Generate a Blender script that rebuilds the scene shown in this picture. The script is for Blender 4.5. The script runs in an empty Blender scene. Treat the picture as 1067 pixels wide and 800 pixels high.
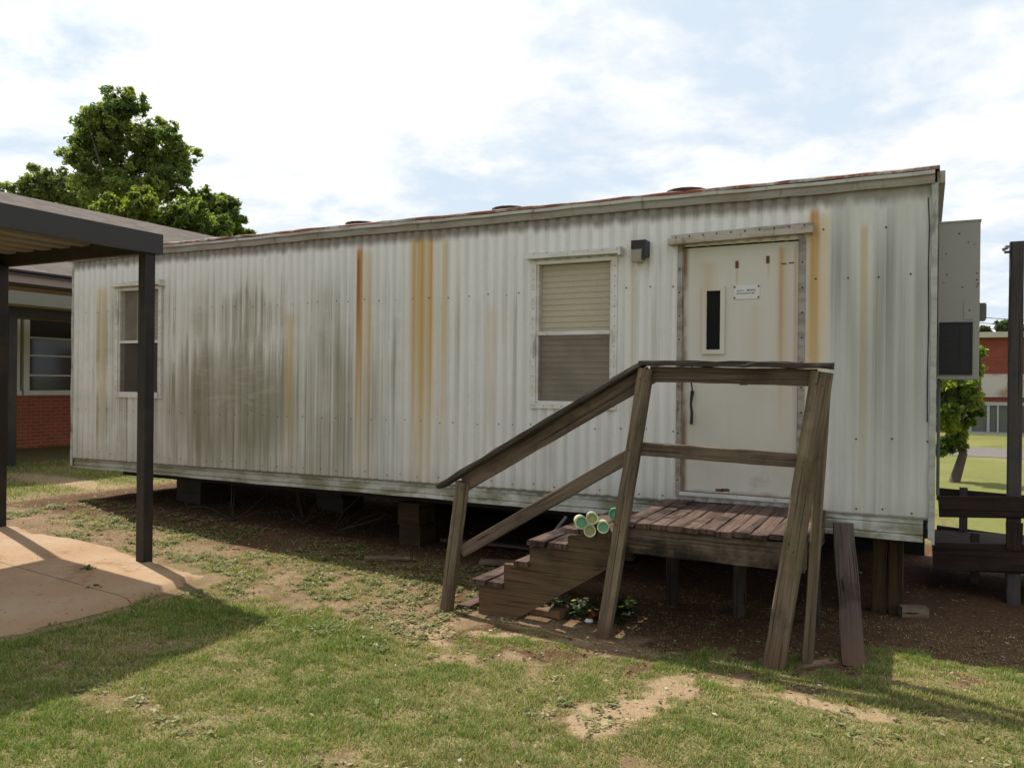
import bpy, bmesh, math, random
import numpy as np
from mathutils import Vector, Matrix
random.seed(7); rng = np.random.default_rng(11)
sc = bpy.context.scene
COL = sc.collection
V = Vector

# ------------------------------------------------------------------ camera
F_PX, PW, PH = 842.8, 1067.0, 800.0
yaw, pitch, roll = (math.radians(a) for a in (27.13, -0.093, 0.594))
EYE = V((0, -6.5, 1.75))
fw = V((-math.sin(yaw)*math.cos(pitch), math.cos(yaw)*math.cos(pitch), math.sin(pitch)))
rt0 = V((math.cos(yaw), math.sin(yaw), 0)); up0 = rt0.cross(fw)
rt = rt0*math.cos(roll)+up0*math.sin(roll); up = up0*math.cos(roll)-rt0*math.sin(roll)
cam = bpy.data.cameras.new('camera'); camo = bpy.data.objects.new('camera', cam); COL.objects.link(camo)
cam.lens = 36*F_PX/PW; cam.sensor_width = 36; cam.clip_end = 3000; cam.clip_start = 0.05
M4 = Matrix((rt, up, -fw)).transposed().to_4x4(); M4.translation = EYE
camo.matrix_world = M4
sc.camera = camo

def at(px, py, depth):                       # a measured point of the place: picture position + distance
    d = fw + rt*((px-PW/2)/F_PX) - up*((py-PH/2)/F_PX)
    return EYE + d*depth

# ------------------------------------------------------------------ node helper
class Mat:
    def __init__(s, name, rough=0.7, metal=0.0, spec=0.3):
        s.m = bpy.data.materials.new(name); s.m.use_nodes = True
        s.nt = s.m.node_tree; s.b = s.nt.nodes['Principled BSDF']
        s.b.inputs['Roughness'].default_value = rough; s.b.inputs['Metallic'].default_value = metal
        s.b.inputs['Specular IOR Level'].default_value = spec
        s._pos = None; s.out = s.nt.nodes['Material Output']
    def n(s, t, **kw):
        nd = s.nt.nodes.new(t)
        for k, v in kw.items(): setattr(nd, k, v)
        return nd
    def lk(s, a, b):
        if isinstance(a, (int, float)): b.default_value = a
        elif isinstance(a, (tuple, list)):
            b.default_value = tuple(a)+((1,) if len(a) == 3 and len(b.default_value) == 4 else ())
        else: s.nt.links.new(a, b)
    def pos(s):
        if s._pos is None: s._pos = s.n('ShaderNodeNewGeometry').outputs['Position']
        return s._pos
    def xyz(s, v=None):
        nd = s.n('ShaderNodeSeparateXYZ'); s.lk(v or s.pos(), nd.inputs[0]); return nd.outputs
    def uv(s): return s.n('ShaderNodeUVMap', uv_map='UVMap').outputs[0]
    def attr(s, name, out='Fac'): return s.n('ShaderNodeAttribute', attribute_name=name).outputs[out]
    def rnd(s): return s.n('ShaderNodeObjectInfo').outputs['Random']
    def map(s, v, scale=(1, 1, 1), loc=(0, 0, 0), rot=(0, 0, 0)):
        nd = s.n('ShaderNodeMapping'); s.lk(v, nd.inputs['Vector'])
        nd.inputs['Scale'].default_value = scale; nd.inputs['Location'].default_value = loc; nd.inputs['Rotation'].default_value = rot
        return nd.outputs[0]
    def noise(s, v, scale=1.0, detail=4, rough=.55, dist=0.0, color=False):
        nd = s.n('ShaderNodeTexNoise'); s.lk(v, nd.inputs['Vector'])
        nd.inputs['Scale'].default_value = scale; nd.inputs['Detail'].default_value = detail
        nd.inputs['Roughness'].default_value = rough; nd.inputs['Distortion'].default_value = dist
        return nd.outputs['Color' if color else 'Fac']
    def ma(s, op, a, b=0.0, c=0.0, clamp=False):
        nd = s.n('ShaderNodeMath', operation=op, use_clamp=clamp)
        s.lk(a, nd.inputs[0]); s.lk(b, nd.inputs[1]); s.lk(c, nd.inputs[2]); return nd.outputs[0]
    def step(s, x, a, b, lo=0.0, hi=1.0):      # smoothstep map range
        nd = s.n('ShaderNodeMapRange', interpolation_type='SMOOTHSTEP'); s.lk(x, nd.inputs[0])
        for i, q in ((1, a), (2, b), (3, lo), (4, hi)): nd.inputs[i].default_value = q
        return nd.outputs[0]
    def ramp(s, f, stops):
        nd = s.n('ShaderNodeValToRGB'); s.lk(f, nd.inputs[0]); e = nd.color_ramp.elements
        while len(e) < len(stops): e.new(0.5)
        for i, (p, c) in enumerate(stops): e[i].position = p; e[i].color = tuple(c)+(1,)
        return nd.outputs[0]
    def mix(s, f, a, b, mode='MIX'):
        nd = s.n('ShaderNodeMix', data_type='RGBA', blend_type=mode); s.lk(f, nd.inputs[0])
        s.lk(a, nd.inputs[6]); s.lk(b, nd.inputs[7]); return nd.outputs[2]
    def color(s, c): s.lk(c, s.b.inputs['Base Color']); return s
    def rough(s, r): s.lk(r, s.b.inputs['Roughness']); return s
    def bump(s, h, strength=.3, dist=.01):
        nd = s.n('ShaderNodeBump'); nd.inputs['Strength'].default_value = strength
        nd.inputs['Distance'].default_value = dist; s.lk(h, nd.inputs['Height'])
        s.lk(nd.outputs[0], s.b.inputs['Normal']); return s

def simple(name, col, var=.25, scale=6, rough=.7, metal=0, spec=.3, bump=.15, dirt=None, dscale=2.5):
    m = Mat(name, rough, metal, spec); p = m.pos()
    n = m.noise(p, scale, 6)
    c = m.mix(n, tuple(x*(1-var) for x in col), tuple(min(1, x*(1+var)) for x in col))
    if dirt: c = m.mix(m.step(m.noise(p, dscale, 7, .65), .45, .7), c, dirt)
    m.color(c)
    if bump: m.bump(m.noise(p, scale*8, 4), bump, .004)
    return m.m

def wood(name, dark, light, moss=None, rough=.85, blotch=.5, splash=False):
    m = Mat(name, rough, 0, .2); u = m.uv()
    g = m.noise(m.map(u, (1.3, 58, 1)), 1, 8, .72, .5)
    g2 = m.noise(m.map(u, (.7, 9, 1)), 1, 4, .6, .8)
    gg = m.ma('MULTIPLY_ADD', g2, .55, m.ma('MULTIPLY', g, .5))
    c = m.ramp(gg, [(.37, dark), (.5, tuple((a+b)/2 for a, b in zip(dark, light))), (.64, light)])
    crack = m.step(m.noise(m.map(u, (.9, 70, 1), (3, 1, 0)), 1, 4, .55), .59, .66)
    c = m.mix(m.ma('MULTIPLY', crack, .75), c, tuple(x*.25 for x in dark))
    kn = m.n('ShaderNodeTexVoronoi'); m.lk(m.map(u, (1.3, 11, 1)), kn.inputs['Vector']); kn.inputs['Scale'].default_value = 1
    c = m.mix(m.step(kn.outputs['Distance'], .11, .05), c, tuple(x*.35 for x in dark))
    if blotch:
        c = m.mix(m.ma('MULTIPLY', m.step(m.noise(m.pos(), 2.6, 6, .65), .48, .68), blotch), c, tuple(x*.45 for x in dark))
    if moss:
        c = m.mix(m.ma('MULTIPLY', m.step(m.noise(m.pos(), 3.3, 5), .5, .68), .55), c, moss)
    if splash: c = m.mix(m.ma('MULTIPLY', m.step(m.ma('ADD', m.xyz()[2], m.ma('MULTIPLY', g2, .3)), .48, .14), .5), c, (.15, .08, .042))
    m.color(c); m.bump(m.ma('SUBTRACT', gg, m.ma('MULTIPLY', crack, .8)), .8, .008)
    return m.m

# ------------------------------------------------------------------ mesh helper
class MB:
    def __init__(s): s.v = []; s.f = []; s.mi = []; s.uv = []
    def face(s, pts, mi=0, uv=None):
        b = len(s.v); s.v += [tuple(p) for p in pts]; s.f.append(tuple(range(b, b+len(pts)))); s.mi.append(mi)
        if uv is None:
            a = V(pts[1])-V(pts[0]); nn = a.cross(V(pts[-1])-V(pts[0]))
            a = a.normalized() if a.length > 0 else V((1, 0, 0)); t = nn.cross(a).normalized() if nn.length > 0 else V((0, 1, 0))
            uv = [((V(p)-V(pts[0])).dot(a), (V(p)-V(pts[0])).dot(t)) for p in pts]
        s.uv += list(uv)
    def box(s, x0, x1, y0, y1, z0, z1, mi=0):
        s.bar((x0, (y0+y1)/2, (z0+z1)/2), (x1, (y0+y1)/2, (z0+z1)/2), z1-z0, y1-y0, (0, 0, 1), mi=mi)
        return s
    def bar(s, p0, p1, w, t, upv=(0, 0, 1), n=1, jit=0.0, mi=0, taper=1.0, ch=0.0):
        """a board from p0 to p1; w measured along upv, t across; jit roughens its edges"""
        p0 = V(p0); p1 = V(p1); ax = p1-p0; L = ax.length; ax.normalize()
        u = V(upv); u = (u-ax*u.dot(ax)).normalized(); sd = ax.cross(u)
        u0 = random.uniform(0, 50); v0 = random.uniform(0, 50)
        rings = []
        if ch <= 0: prof = [(-.5, -.5), (.5, -.5), (.5, .5), (-.5, .5)]
        else:
            a = .5-ch/t; b = .5-ch/w
            prof = [(-a, -.5), (a, -.5), (.5, -b), (.5, b), (a, .5), (-a, .5), (-.5, b), (-.5, -b)]
        per = [0]
        K = len(prof)
        for k in range(K):
            q, r = prof[k], prof[(k+1) % K]; per.append(per[-1]+math.hypot((r[0]-q[0])*t, (r[1]-q[1])*w))
        for i in range(n+1):
            c = p0+ax*(L*i/n); tp = 1+(taper-1)*i/n
            rings.append([c+sd*(q[0]*t*tp+random.uniform(-jit, jit))+u*(q[1]*w*tp+random.uniform(-jit, jit)) for q in prof])
        for i in range(n):
            for k in range(K):
                k2 = (k+1) % K
                s.face([rings[i][k], rings[i+1][k], rings[i+1][k2], rings[i][k2]], mi,
                       [(u0+L*i/n, v0+per[k]), (u0+L*(i+1)/n, v0+per[k]), (u0+L*(i+1)/n, v0+per[k+1]), (u0+L*i/n, v0+per[k+1])])
        s.face(list(reversed(rings[0])), mi, [(u0+q[0]*.02, v0+q[1]*w) for q in reversed(prof)])
        s.face(rings[-1], mi, [(u0+q[0]*.02+3, v0+q[1]*w) for q in prof])
        return s
    def tube(s, pts, r, n=10, mi=0, cap=True, r1=None):
        pts = [V(p) for p in pts]; m = len(pts); rings = []
        ref = V((0, 0, 1))
        for i, p in enumerate(pts):
            d = (pts[min(i+1, m-1)]-pts[max(i-1, 0)]).normalized()
            a = d.cross(ref if abs(d.z) < .95 else V((1, 0, 0))).normalized(); b = d.cross(a)
            rr = r if r1 is None else r+(r1-r)*i/(m-1)
            rings.append([p+(a*math.cos(2*math.pi*k/n)+b*math.sin(2*math.pi*k/n))*rr for k in range(n)])
        L = 0
        for i in range(m-1):
            l2 = L+(pts[i+1]-pts[i]).length
            for k in range(n):
                k2 = (k+1) % n
                s.face([rings[i][k], rings[i][k2], rings[i+1][k2], rings[i+1][k]], mi,
                       [(L, k*.02), (L, k*.02+.02), (l2, k*.02+.02), (l2, k*.02)])
            L = l2
        if cap: s.face(list(reversed(rings[0])), mi); s.face(rings[-1], mi)
        return s
    def disc(s, c, nrm, r, n=8, mi=0):
        nrm = V(nrm).normalized(); a = nrm.cross(V((0, 0, 1)) if abs(nrm.z) < .9 else V((1, 0, 0))).normalized(); b = nrm.cross(a)
        s.face([V(c)+(a*math.cos(2*math.pi*k/n)+b*math.sin(2*math.pi*k/n))*r for k in range(n)], mi)
    def prism(s, poly, y0, y1, mi=0):          # polygon in x,z swept in y
        u0 = random.uniform(0, 40)
        s.face([(x, y0, z) for x, z in poly], mi, [(u0+x, z) for x, z in poly])
        s.face([(x, y1, z) for x, z in reversed(poly)], mi, [(u0+x, z+3) for x, z in reversed(poly)])
        for i in range(len(poly)):
            a, b = poly[i], poly[(i+1) % len(poly)]
            s.face([(a[0], y0, a[1]), (a[0], y1, a[1]), (b[0], y1, b[1]), (b[0], y0, b[1])], mi)
        return s
    def build(s, name, mats, parent=None, smooth=False, loc=None, weld=True):
        off = world_loc(parent) if parent is not None else (V(loc) if loc is not None else V((0, 0, 0)))
        me = bpy.data.meshes.new(name)
        me.from_pydata([tuple(V(p)-off) for p in s.v], [], s.f)
        ul = me.uv_layers.new(name='UVMap')
        ul.data.foreach_set('uv', np.array(s.uv, dtype=np.float32).ravel())
        if not isinstance(mats, (list, tuple)): mats = [mats]
        for q in mats: me.materials.append(q)
        me.polygons.foreach_set('material_index', np.array(s.mi, dtype=np.int32))
        bm = bmesh.new(); bm.from_mesh(me)
        if weld: bmesh.ops.remove_doubles(bm, verts=bm.verts, dist=1e-5)
        bmesh.ops.recalc_face_normals(bm, faces=bm.faces) if weld else None
        bm.to_mesh(me); bm.free()
        if smooth: me.polygons.foreach_set('use_smooth', np.ones(len(me.polygons), dtype=bool))
        o = bpy.data.objects.new(name, me); COL.objects.link(o)
        if parent is not None: o.parent = parent
        else: o.location = off
        return o

WL = {}
def world_loc(o):
    p = V((0, 0, 0))
    while o is not None: p = p+V(o.location); o = o.parent
    return p
def tag(o, label=None, cat=None, group=None, kind=None):
    if label: o['label'] = label
    if cat: o['category'] = cat
    if group: o['group'] = group
    if kind: o['kind'] = kind
    return o
def thing(name, label, cat, loc, group=None):
    o = bpy.data.objects.new(name, None); COL.objects.link(o); o.location = loc
    o.empty_display_size = .2
    return tag(o, label, cat, group)

# numpy value noise
def vnoise(x, y, sc_, seed=0, oct_=4, rough=.5):
    r = np.random.default_rng(seed); out = 0; amp = 1; tot = 0
    for k in range(oct_):
        T = r.random((128, 128)); X = x*sc_*2**k+17.3*k; Y = y*sc_*2**k+9.1*k
        xi = np.floor(X).astype(int); yi = np.floor(Y).astype(int); fx = X-xi; fy = Y-yi
        fx = fx*fx*(3-2*fx); fy = fy*fy*(3-2*fy)
        g = lambda a, b: T[a % 128, b % 128]
        v = (g(xi, yi)*(1-fx)+g(xi+1, yi)*fx)*(1-fy)+(g(xi, yi+1)*(1-fx)+g(xi+1, yi+1)*fx)*fy
        out = out+v*amp; tot += amp; amp *= rough
    return out/tot
def sst(x, a, b): t = np.clip((x-a)/(b-a), 0, 1); return t*t*(3-2*t)
def ground_z(x, y):
    z = .24*sst(-x, 3.0, 9.0)+.06*sst(-x, 9, 13)
    z = z-.03*sst(-y, 1.5, 4)*sst(-x, 3, 7)
    near = np.exp(-((x+3)**2+(y+1)**2)/90.0)
    z = z+near*(vnoise(x, y, .9, 5, 4)-.5)*.07
    return z
def gz(x, y): return float(ground_z(np.array([float(x)]), np.array([float(y)]))[0])

# ground cover fields: g = grass density, c = tan sand with some lightened soil, r = red clay
def ell(x, y, cx, cy, a, b, ang=0):
    ca, sa = math.cos(math.radians(ang)), math.sin(math.radians(ang)); X = (x-cx)*ca+(y-cy)*sa; Y = -(x-cx)*sa+(y-cy)*ca
    return np.exp(-((X/a)**2+(Y/b)**2)**2)
def fields(x, y):
    n1 = vnoise(x, y, 1.7, 21, 5, .6); n2 = vnoise(x, y, 5.0, 22, 4, .6); n3 = vnoise(x, y, .8, 23, 3); n4 = vnoise(x, y, 9.0, 24, 4, .6)
    wob = (n1-.5)*.9+(n2-.5)*.35
    # front limit of the worn soil in front of the trailer and the steps
    lim = np.interp(x, [-12, -8.5, -6.0, -5.0, -4.2, -3.6, -2.9, -2.2, -1.4, -.75, -.2, 1.2, 3], [-2.0, -1.9, -1.9, -2.05, -2.05, -1.75, -1.75, -1.55, -1.5, -1.36, -.70, -.62, -.6])
    soil = sst(y-lim+wob*1.15+(n4-.5)*.35, -.16, .26)
    g = 1-soil*.96
    g = g*(1-.85*sst(y, lim-.75, lim-.1)*sst(n2*.6+n4*.4, .44, .60)*sst(x, -3.4, -2.6))
    # sparse weeds left of the steps, out in the light
    weeds = sst(-x, 3.4, 4.3)*sst(-y, .2, .7)*sst(y, -2.3, -1.9)*.62
    g = np.maximum(g, weeds*sst(n1*.6+n2*.4, .40, .58))
    g = np.maximum(g, ell(x, y, -2.4, -1.42, .55, .12, -30)*.6*sst(n2, .4, .6))
    bare = np.zeros_like(x)
    for cx, cy, a, b, ang, k in [(-1.42, -2.38, .17, .44, -20, 1.0), (-1.25, -1.93, .16, .22, 30, .85), (-.42, -1.74, .42, .085, -4, .9), (-.9, -1.72, .3, .07, 0, .6),
                                (-2.75, -1.95, .5, .10, -35, .6), (-2.2, -2.0, .3, .10, -35, .55), (-3.18, -3.35, .18, .1, 20, .45), (-3.75, -3.0, .3, .13, 20, .4), (-4.25, -2.85, .55, .15, 10, .45),
                                (-1.1, -2.9, .16, .1, 0, .35), (-.7, -2.35, .2, .09, 0, .4), (-2.35, -2.5, .12, .1, 0, .45), (-.1, -2.2, .25, .09, 0, .3)]:
        bare = np.maximum(bare, k*sst(ell(x+(n2-.5)*.22, y+(n1-.5)*.2, cx, cy, a*1.2, b*1.2, ang)+(n4-.5)*1.3, .15, 1.1))
    # trampled line at the foot of the worn soil
    track = np.exp(-((y-(lim+.10+.10*(n2-.5)))/.09)**2)*sst(x, -4.4, -3.2)*sst(-x, -.6, .9)*sst(n4, .28, .55)
    patch = sst(n1*.5+n2*.5, .58, .72)*.75
    g = np.clip(g*(1-np.clip(bare, 0, 1))*(1-patch*.8)*(1-track*.7), 0, 1)
    far = np.clip(sst(np.abs(y+2.5), 4.5, 6.0)+sst(x, 2.0, 3.5), 0, 1)
    back = sst(y, 3.2, 4.2)
    g = np.where(back > .01, np.maximum(g, back*(.8-.25*sst(n3, .5, .65))), g)
    g = np.maximum(g, far*.8*sst(-y, 2, 3))
    lft = sst(-x, 9.2, 10.5)
    g = np.maximum(g, lft*(.75-.5*ell(x, y, -11.2, .9, 1.5, .35)))
    tan = np.clip(np.maximum(bare, track*.8), 0, 1)
    tan = np.maximum(tan, .42*sst(-y, .75, 1.25)*sst(n1, .38, .6))  # front soil lightened for its sunlit look, mixed in as sand
    tan = np.maximum(tan, .45*sst(-x, 3.2, 4)*sst(-y, .3, .9))
    tan = np.maximum(tan, lft*.8)
    return g, tan, n1, n2

# ------------------------------------------------------------------ materials
wx = lambda L: L
def make_siding():
    m = Mat('siding_white', .55, 0, .35); p = m.pos(); X, Y, Z = m.xyz()
    st = m.noise(m.map(p, (9.0, 0, .28)), 1, 7, .62)           # fine vertical runs
    st2 = m.noise(m.map(p, (2.3, 0, .3), (4, 0, 2)), 1, 5, .6)    # broad vertical runs
    bl = m.noise(m.map(p, (.55, 0, .8), (7, 0, 3)), 1, 5, .6)
    fine = m.noise(m.map(p, (30, 0, 14)), 1, 5, .65)
    c = m.mix(st, (.58, .575, .55), (.82, .81, .78))
    sh = m.noise(m.map(p, (26, 0, .22), (5, 0, 1)), 1, 6, .65)            # sharp thin runs
    vt = m.ma('FRACT', m.ma('DIVIDE', m.ma('ADD', X, 100*.1016), .1016))
    valley = m.ma('MULTIPLY', m.step(m.ma('ABSOLUTE', m.ma('SUBTRACT', vt, .5)), .24, .12), m.step(X, -.70, -.80))
    c = m.mix(m.ma('MULTIPLY', valley, .17), c, (.40, .385, .35))  # rib valleys tinted darker to raise the ribs' light and dark contrast
    c = m.mix(m.ma('MULTIPLY', m.step(fine, .5, .75), .25), c, (.42, .42, .40))
    left = m.step(X, -3.9, -6.2)                               # how dirty along the wall
    leftr = m.ma('MULTIPLY_ADD', left, .75, .25)
    zf = m.ma('MULTIPLY', m.step(Z, 3.12, 2.35), m.step(Z, .5, 1.1, .7, 1))
    d = m.ma('MULTIPLY', m.step(m.ma('MULTIPLY_ADD', st, .55, m.ma('MULTIPLY', st2, .5)), .42, .66), m.ma('MULTIPLY', zf, leftr))
    d = m.ma('MULTIPLY', d, m.step(bl, .32, .6, .15, 1))
    c = m.mix(m.ma('MULTIPLY', d, .66), c, (.225, .22, .135))
    haze_ = m.ma('MULTIPLY', m.step(m.ma('ADD', m.ma('MULTIPLY_ADD', m.step(Z, 2.6, 1.2), .10, m.ma('SUBTRACT', bl, .06)), m.ma('MULTIPLY', m.ma('SUBTRACT', st, .5), .7)), .34, .62), m.ma('MULTIPLY', m.step(Z, 3.05, 2.2), left))
    c = m.mix(m.ma('MULTIPLY', haze_, .32), c, (.27, .265, .18))
    c = m.mix(m.ma('MULTIPLY', m.ma('MULTIPLY', m.step(sh, .54, .60), m.step(bl, .36, .55)), m.ma('MULTIPLY', m.ma('MULTIPLY', zf, leftr), .62)), c, (.135, .135, .075))
    c = m.mix(m.ma('MULTIPLY', m.ma('MULTIPLY', m.step(sh, .45, .40), m.step(bl, .40, .56)), m.ma('MULTIPLY', left, .45)), c, (.60, .585, .54))
    # big soiled area right of the far window, with wiped swirls in it
    colx = m.noise(m.map(p, (13, 0, .10), (3, 0, 7)), 1, 6, .7)
    def blob(xc, zc, wx_, wz):
        dx = m.ma('DIVIDE', m.ma('SUBTRACT', X, xc), wx_); dz = m.ma('DIVIDE', m.ma('SUBTRACT', Z, zc), wz)
        dz = m.ma('ADD', dz, m.ma('MULTIPLY', m.ma('SUBTRACT', colx, .5), 2.6))
        r2 = m.ma('ADD', m.ma('MULTIPLY', dx, dx), m.ma('MULTIPLY', dz, dz))
        return m.step(m.ma('ADD', r2, m.ma('MULTIPLY', m.ma('SUBTRACT', bl, .5), 1.6)), 1.2, .25)
    b1 = m.ma('MULTIPLY', blob(-6.9, 1.45, 1.1, .75), m.step(st2, .25, .55, .55, 1))
    b2 = m.ma('MULTIPLY', blob(-5.45, 1.35, .75, .8), m.step(sh, .40, .56, .2, 1))
    b3 = m.ma('MULTIPLY', blob(-6.6, 2.45, .5, .3), m.step(sh, .42, .56, .1, 1))
    c = m.mix(m.ma('MULTIPLY', m.ma('MAXIMUM', b2, b3), .55), c, (.20, .19, .115))
    wipe = m.noise(m.map(p, (1.7, 0, 9), (2, 0, 5), (0, .25, 0)), 1, 8, .7, 1.2)
    wipe = m.ma('MULTIPLY', m.step(wipe, .46, .66), blob(-6.75, 1.85, .8, .5))
    c = m.mix(m.ma('MULTIPLY', b1, .70), c, (.18, .172, .10))
    c = m.mix(m.ma('MULTIPLY', wipe, .5), c, (.46, .45, .40))
    # olive algae runs
    al = m.ma('MULTIPLY', m.step(m.noise(m.map(p, (6, 0, .4), (11, 0, 9)), 1, 6, .6), .56, .72), m.ma('MULTIPLY', m.step(Z, 2.9, 2.0), m.ma('MULTIPLY_ADD', left, .7, .3)))
    c = m.mix(m.ma('MULTIPLY', al, .8), c, (.19, .18, .075))
    # narrow dark mildew runs
    mi = m.ma('MULTIPLY', m.step(m.noise(m.map(p, (16, 0, .7), (1, 0, 4)), 1, 5, .6), .62, .74), m.ma('MULTIPLY', m.step(bl, .42, .62), zf))
    c = m.mix(m.ma('MULTIPLY', mi, .6), c, (.14, .135, .115))
    # yellow tint over the middle, and whole faded panels
    def run(xc, w, ztop, zlen, k, col, c, wob=.02):
        xx = m.ma('ADD', X, m.ma('MULTIPLY', m.ma('SUBTRACT', st2, .5), wob))
        dx = m.ma('DIVIDE', m.ma('SUBTRACT', xx, xc), w)
        d2 = m.ma('MULTIPLY', dx, dx); g = m.ma('POWER', 2.718, m.ma('MULTIPLY', m.ma('MULTIPLY', d2, d2), -1))
        soft = col in (DK, GR)
        t = m.ma('MULTIPLY', m.step(m.ma('ADD', Z, m.ma('MULTIPLY', m.ma('SUBTRACT', colx, .5), .5 if soft else .05)), ztop+.1 if soft else ztop, ztop-(.7 if soft else .12)), m.step(Z, ztop-zlen, ztop-zlen*.25, 0.12, 1))
        if soft: t = m.ma('MULTIPLY', t, m.step(sh, .36, .54, .5, 1))
        t = m.ma('MULTIPLY', t, m.step(m.ma('ADD', m.ma('MULTIPLY', st, .45), m.ma('MULTIPLY', sh, .55)), .30, .50, .72, 1.0))
        colz = m.mix(m.step(Z, ztop-zlen*.75, ztop-zlen*.2), (.50, .36, .15), col) if col in WARM else col
        return m.mix(m.ma('MULTIPLY', m.ma('MULTIPLY', g, t), k), c, colz)
    RU, RB, YE, DK, GR = (.46, .195, .035), (.22, .075, .018), (.54, .385, .17), (.17, .17, .155), (.20, .19, .095)
    WARM = (RU, RB)
    for a in [(-5.05, .036, 3.14, 2.5, .97, RU), (-5.062, .016, 3.05, 1.7, .9, RB), (-4.96, .09, 3.1, 2.6, .45, YE), (-4.39, .026, 3.2, 2.7, .9, RU), (-4.345, .010, 3.18, 1.5, .55, RB), (-4.30, .036, 3.2, 2.7, 1.0, RU),
              (-4.305, .015, 3.18, 2.1, .97, RB), (-4.20, .022, 3.2, 2.5, .92, RU), (-4.205, .007, 3.18, 1.3, .7, RB), (-4.29, .15, 3.2, 2.9, .82, YE), (-4.05, .03, 3.15, 2.6, .75, YE), (-5.95, .07, 2.5, 1.9, .55, YE), (-8.95, .10, 2.9, 2.3, .5, YE),
              (-.765, .034, 3.14, 2.5, .95, RU), (-.775, .012, 3.1, 1.6, .6, RB), (-.735, .08, 3.1, 2.6, .65, YE), (-.42, .028, 3.0, 2.3, .8, YE), (-3.55, .05, 2.5, 1.8, .3, YE), (-4.62, .025, 2.55, 1.7, .6, GR), (-5.3, .06, 2.65, 1.9, .55, GR), (-5.5, .03, 2.6, 1.6, .5, GR),
              (-.585, .06, 3.25, 1.7, 1.0, DK), (-.62, .025, 3.1, 1.1, .9, DK), (-.28, .075, 3.25, 2.3, 1.0, DK), (-.25, .03, 3.1, 1.5, .7, DK), (-.33, .02, 2.8, 1.6, .7, DK), (-.16, .05, 3.05, 1.8, .7, DK), (-.50, .03, 3.0, 1.6, .6, DK), (-.05, .04, 3.1, 2.3, .7, DK), (-.40, .12, 2.6, 1.9, .5, GR), (-.15, .1, 2.4, 1.8, .45, GR), (-3.9, .03, 2.9, 1.9, .4, DK), (-3.3, .02, 2.6, 1.6, .35, DK), (-2.95, .05, 1.50, .7, .5, GR), (-2.42, .03, 1.5, .6, .35, GR), (-2.02, .02, 2.75, 1.3, .4, GR), (-2.2, .05, 3.05, 2.2, .25, YE)]:
        c = run(*a, c)
    # grime mixed with painted shade under the eave; grime towards the foot
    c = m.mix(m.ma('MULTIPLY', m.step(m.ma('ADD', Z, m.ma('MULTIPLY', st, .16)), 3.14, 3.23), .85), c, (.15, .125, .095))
    c = m.mix(m.ma('MULTIPLY', m.step(m.ma('ADD', Z, m.ma('MULTIPLY', st, .5)), 1.25, .95), .40), c, (.30, .28, .18))
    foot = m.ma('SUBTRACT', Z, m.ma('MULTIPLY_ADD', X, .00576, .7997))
    c = m.mix(m.ma('MULTIPLY', m.step(m.ma('ADD', foot, m.ma('MULTIPLY', m.ma('SUBTRACT', colx, .5), .03)), .024, .010), .8), c, (.07, .06, .04))  # shadow line where the siding overhangs the skirt, painted into the colour
    # right panel chalky grey green
    c = m.mix(m.ma('MULTIPLY', m.step(X, -.72, -.6), m.step(st2, .35, .65, .15, .5)), c, (.36, .37, .32))
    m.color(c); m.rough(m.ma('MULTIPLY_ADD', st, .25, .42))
    m.bump(m.ma('ADD', fine, m.ma('MULTIPLY', st, .6)), .12, .004)
    return m.m
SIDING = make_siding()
SCREW = simple('screw_dark', (.05, .04, .035), rough=.6)
def make_skirtmat():
    m = Mat('skirt_white', .55); p = m.pos(); X, Y, Z = m.xyz()
    st = m.noise(m.map(p, (1.2, 1.2, 14)), 1, 6, .6); bl = m.noise(m.map(p, (2.2, 2.2, 5)), 1, 6, .65)
    c = m.mix(st, (.42, .42, .38), (.62, .62, .58))
    c = m.mix(m.ma('MULTIPLY', m.step(bl, .40, .62), .85), c, (.15, .145, .065))
    c = m.mix(m.ma('MULTIPLY', m.step(m.noise(m.map(p, (7, 7, 1)), 1, 5), .56, .7), .5), c, (.22, .18, .12))
    c = m.mix(m.ma('MULTIPLY', m.step(X, -3.5, -7), .45), c, (.25, .235, .15))
    m.color(c); m.bump(st, .3, .006); return m.m
SKIRT = make_skirtmat()
def make_trim(name, base, dirtc, k=.8):
    m = Mat(name, .5, 0, .4); p = m.pos()
    a = m.noise(m.map(p, (2.5, 2.5, 10)), 1, 7, .65)
    c = m.mix(m.ma('MULTIPLY', m.step(a, .42, .66), k), base, dirtc)
    if name == 'eave_trim_paint': c = m.mix(m.ma('MULTIPLY', m.step(m.xyz()[2], 3.262, 3.25), m.step(m.xyz()[2], 3.0, 3.19, 0, .5)), c, (.19, .155, .11))
    c = m.mix(m.ma('MULTIPLY', m.step(m.noise(m.map(p, (14, 14, 3)), 1, 5, .6), .58, .7), .6), c, tuple(x*.4 for x in dirtc))
    m.color(c); m.bump(a, .2, .004); return m.m
EAVE = make_trim('eave_trim_paint', (.44, .435, .40), (.24, .205, .15), .75)
CORNER = make_trim('corner_trim_paint', (.40, .40, .37), (.22, .215, .18), .75)
FRAME = make_trim('aluminium_frame', (.62, .61, .58), (.42, .38, .29), .55)
HEAD = make_trim('head_flashing_paint', (.40, .36, .30), (.16, .095, .06), .9)
JAMB = make_trim('door_jamb_metal', (.30, .28, .25), (.15, .10, .07), .8)
def make_roofrust():
    m = Mat('roof_rust', .75); p = m.pos()
    a = m.noise(p, 4.5, 7, .7)
    c = m.ramp(a, [(.30, (.07, .045, .035)), (.42, (.17, .06, .035)), (.50, (.20, .085, .05)), (.56, (.24, .20, .165)), (.70, (.50, .46, .40))])
    m.color(c); m.bump(a, .5, .01); return m.m
ROOF = make_roofrust()
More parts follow.
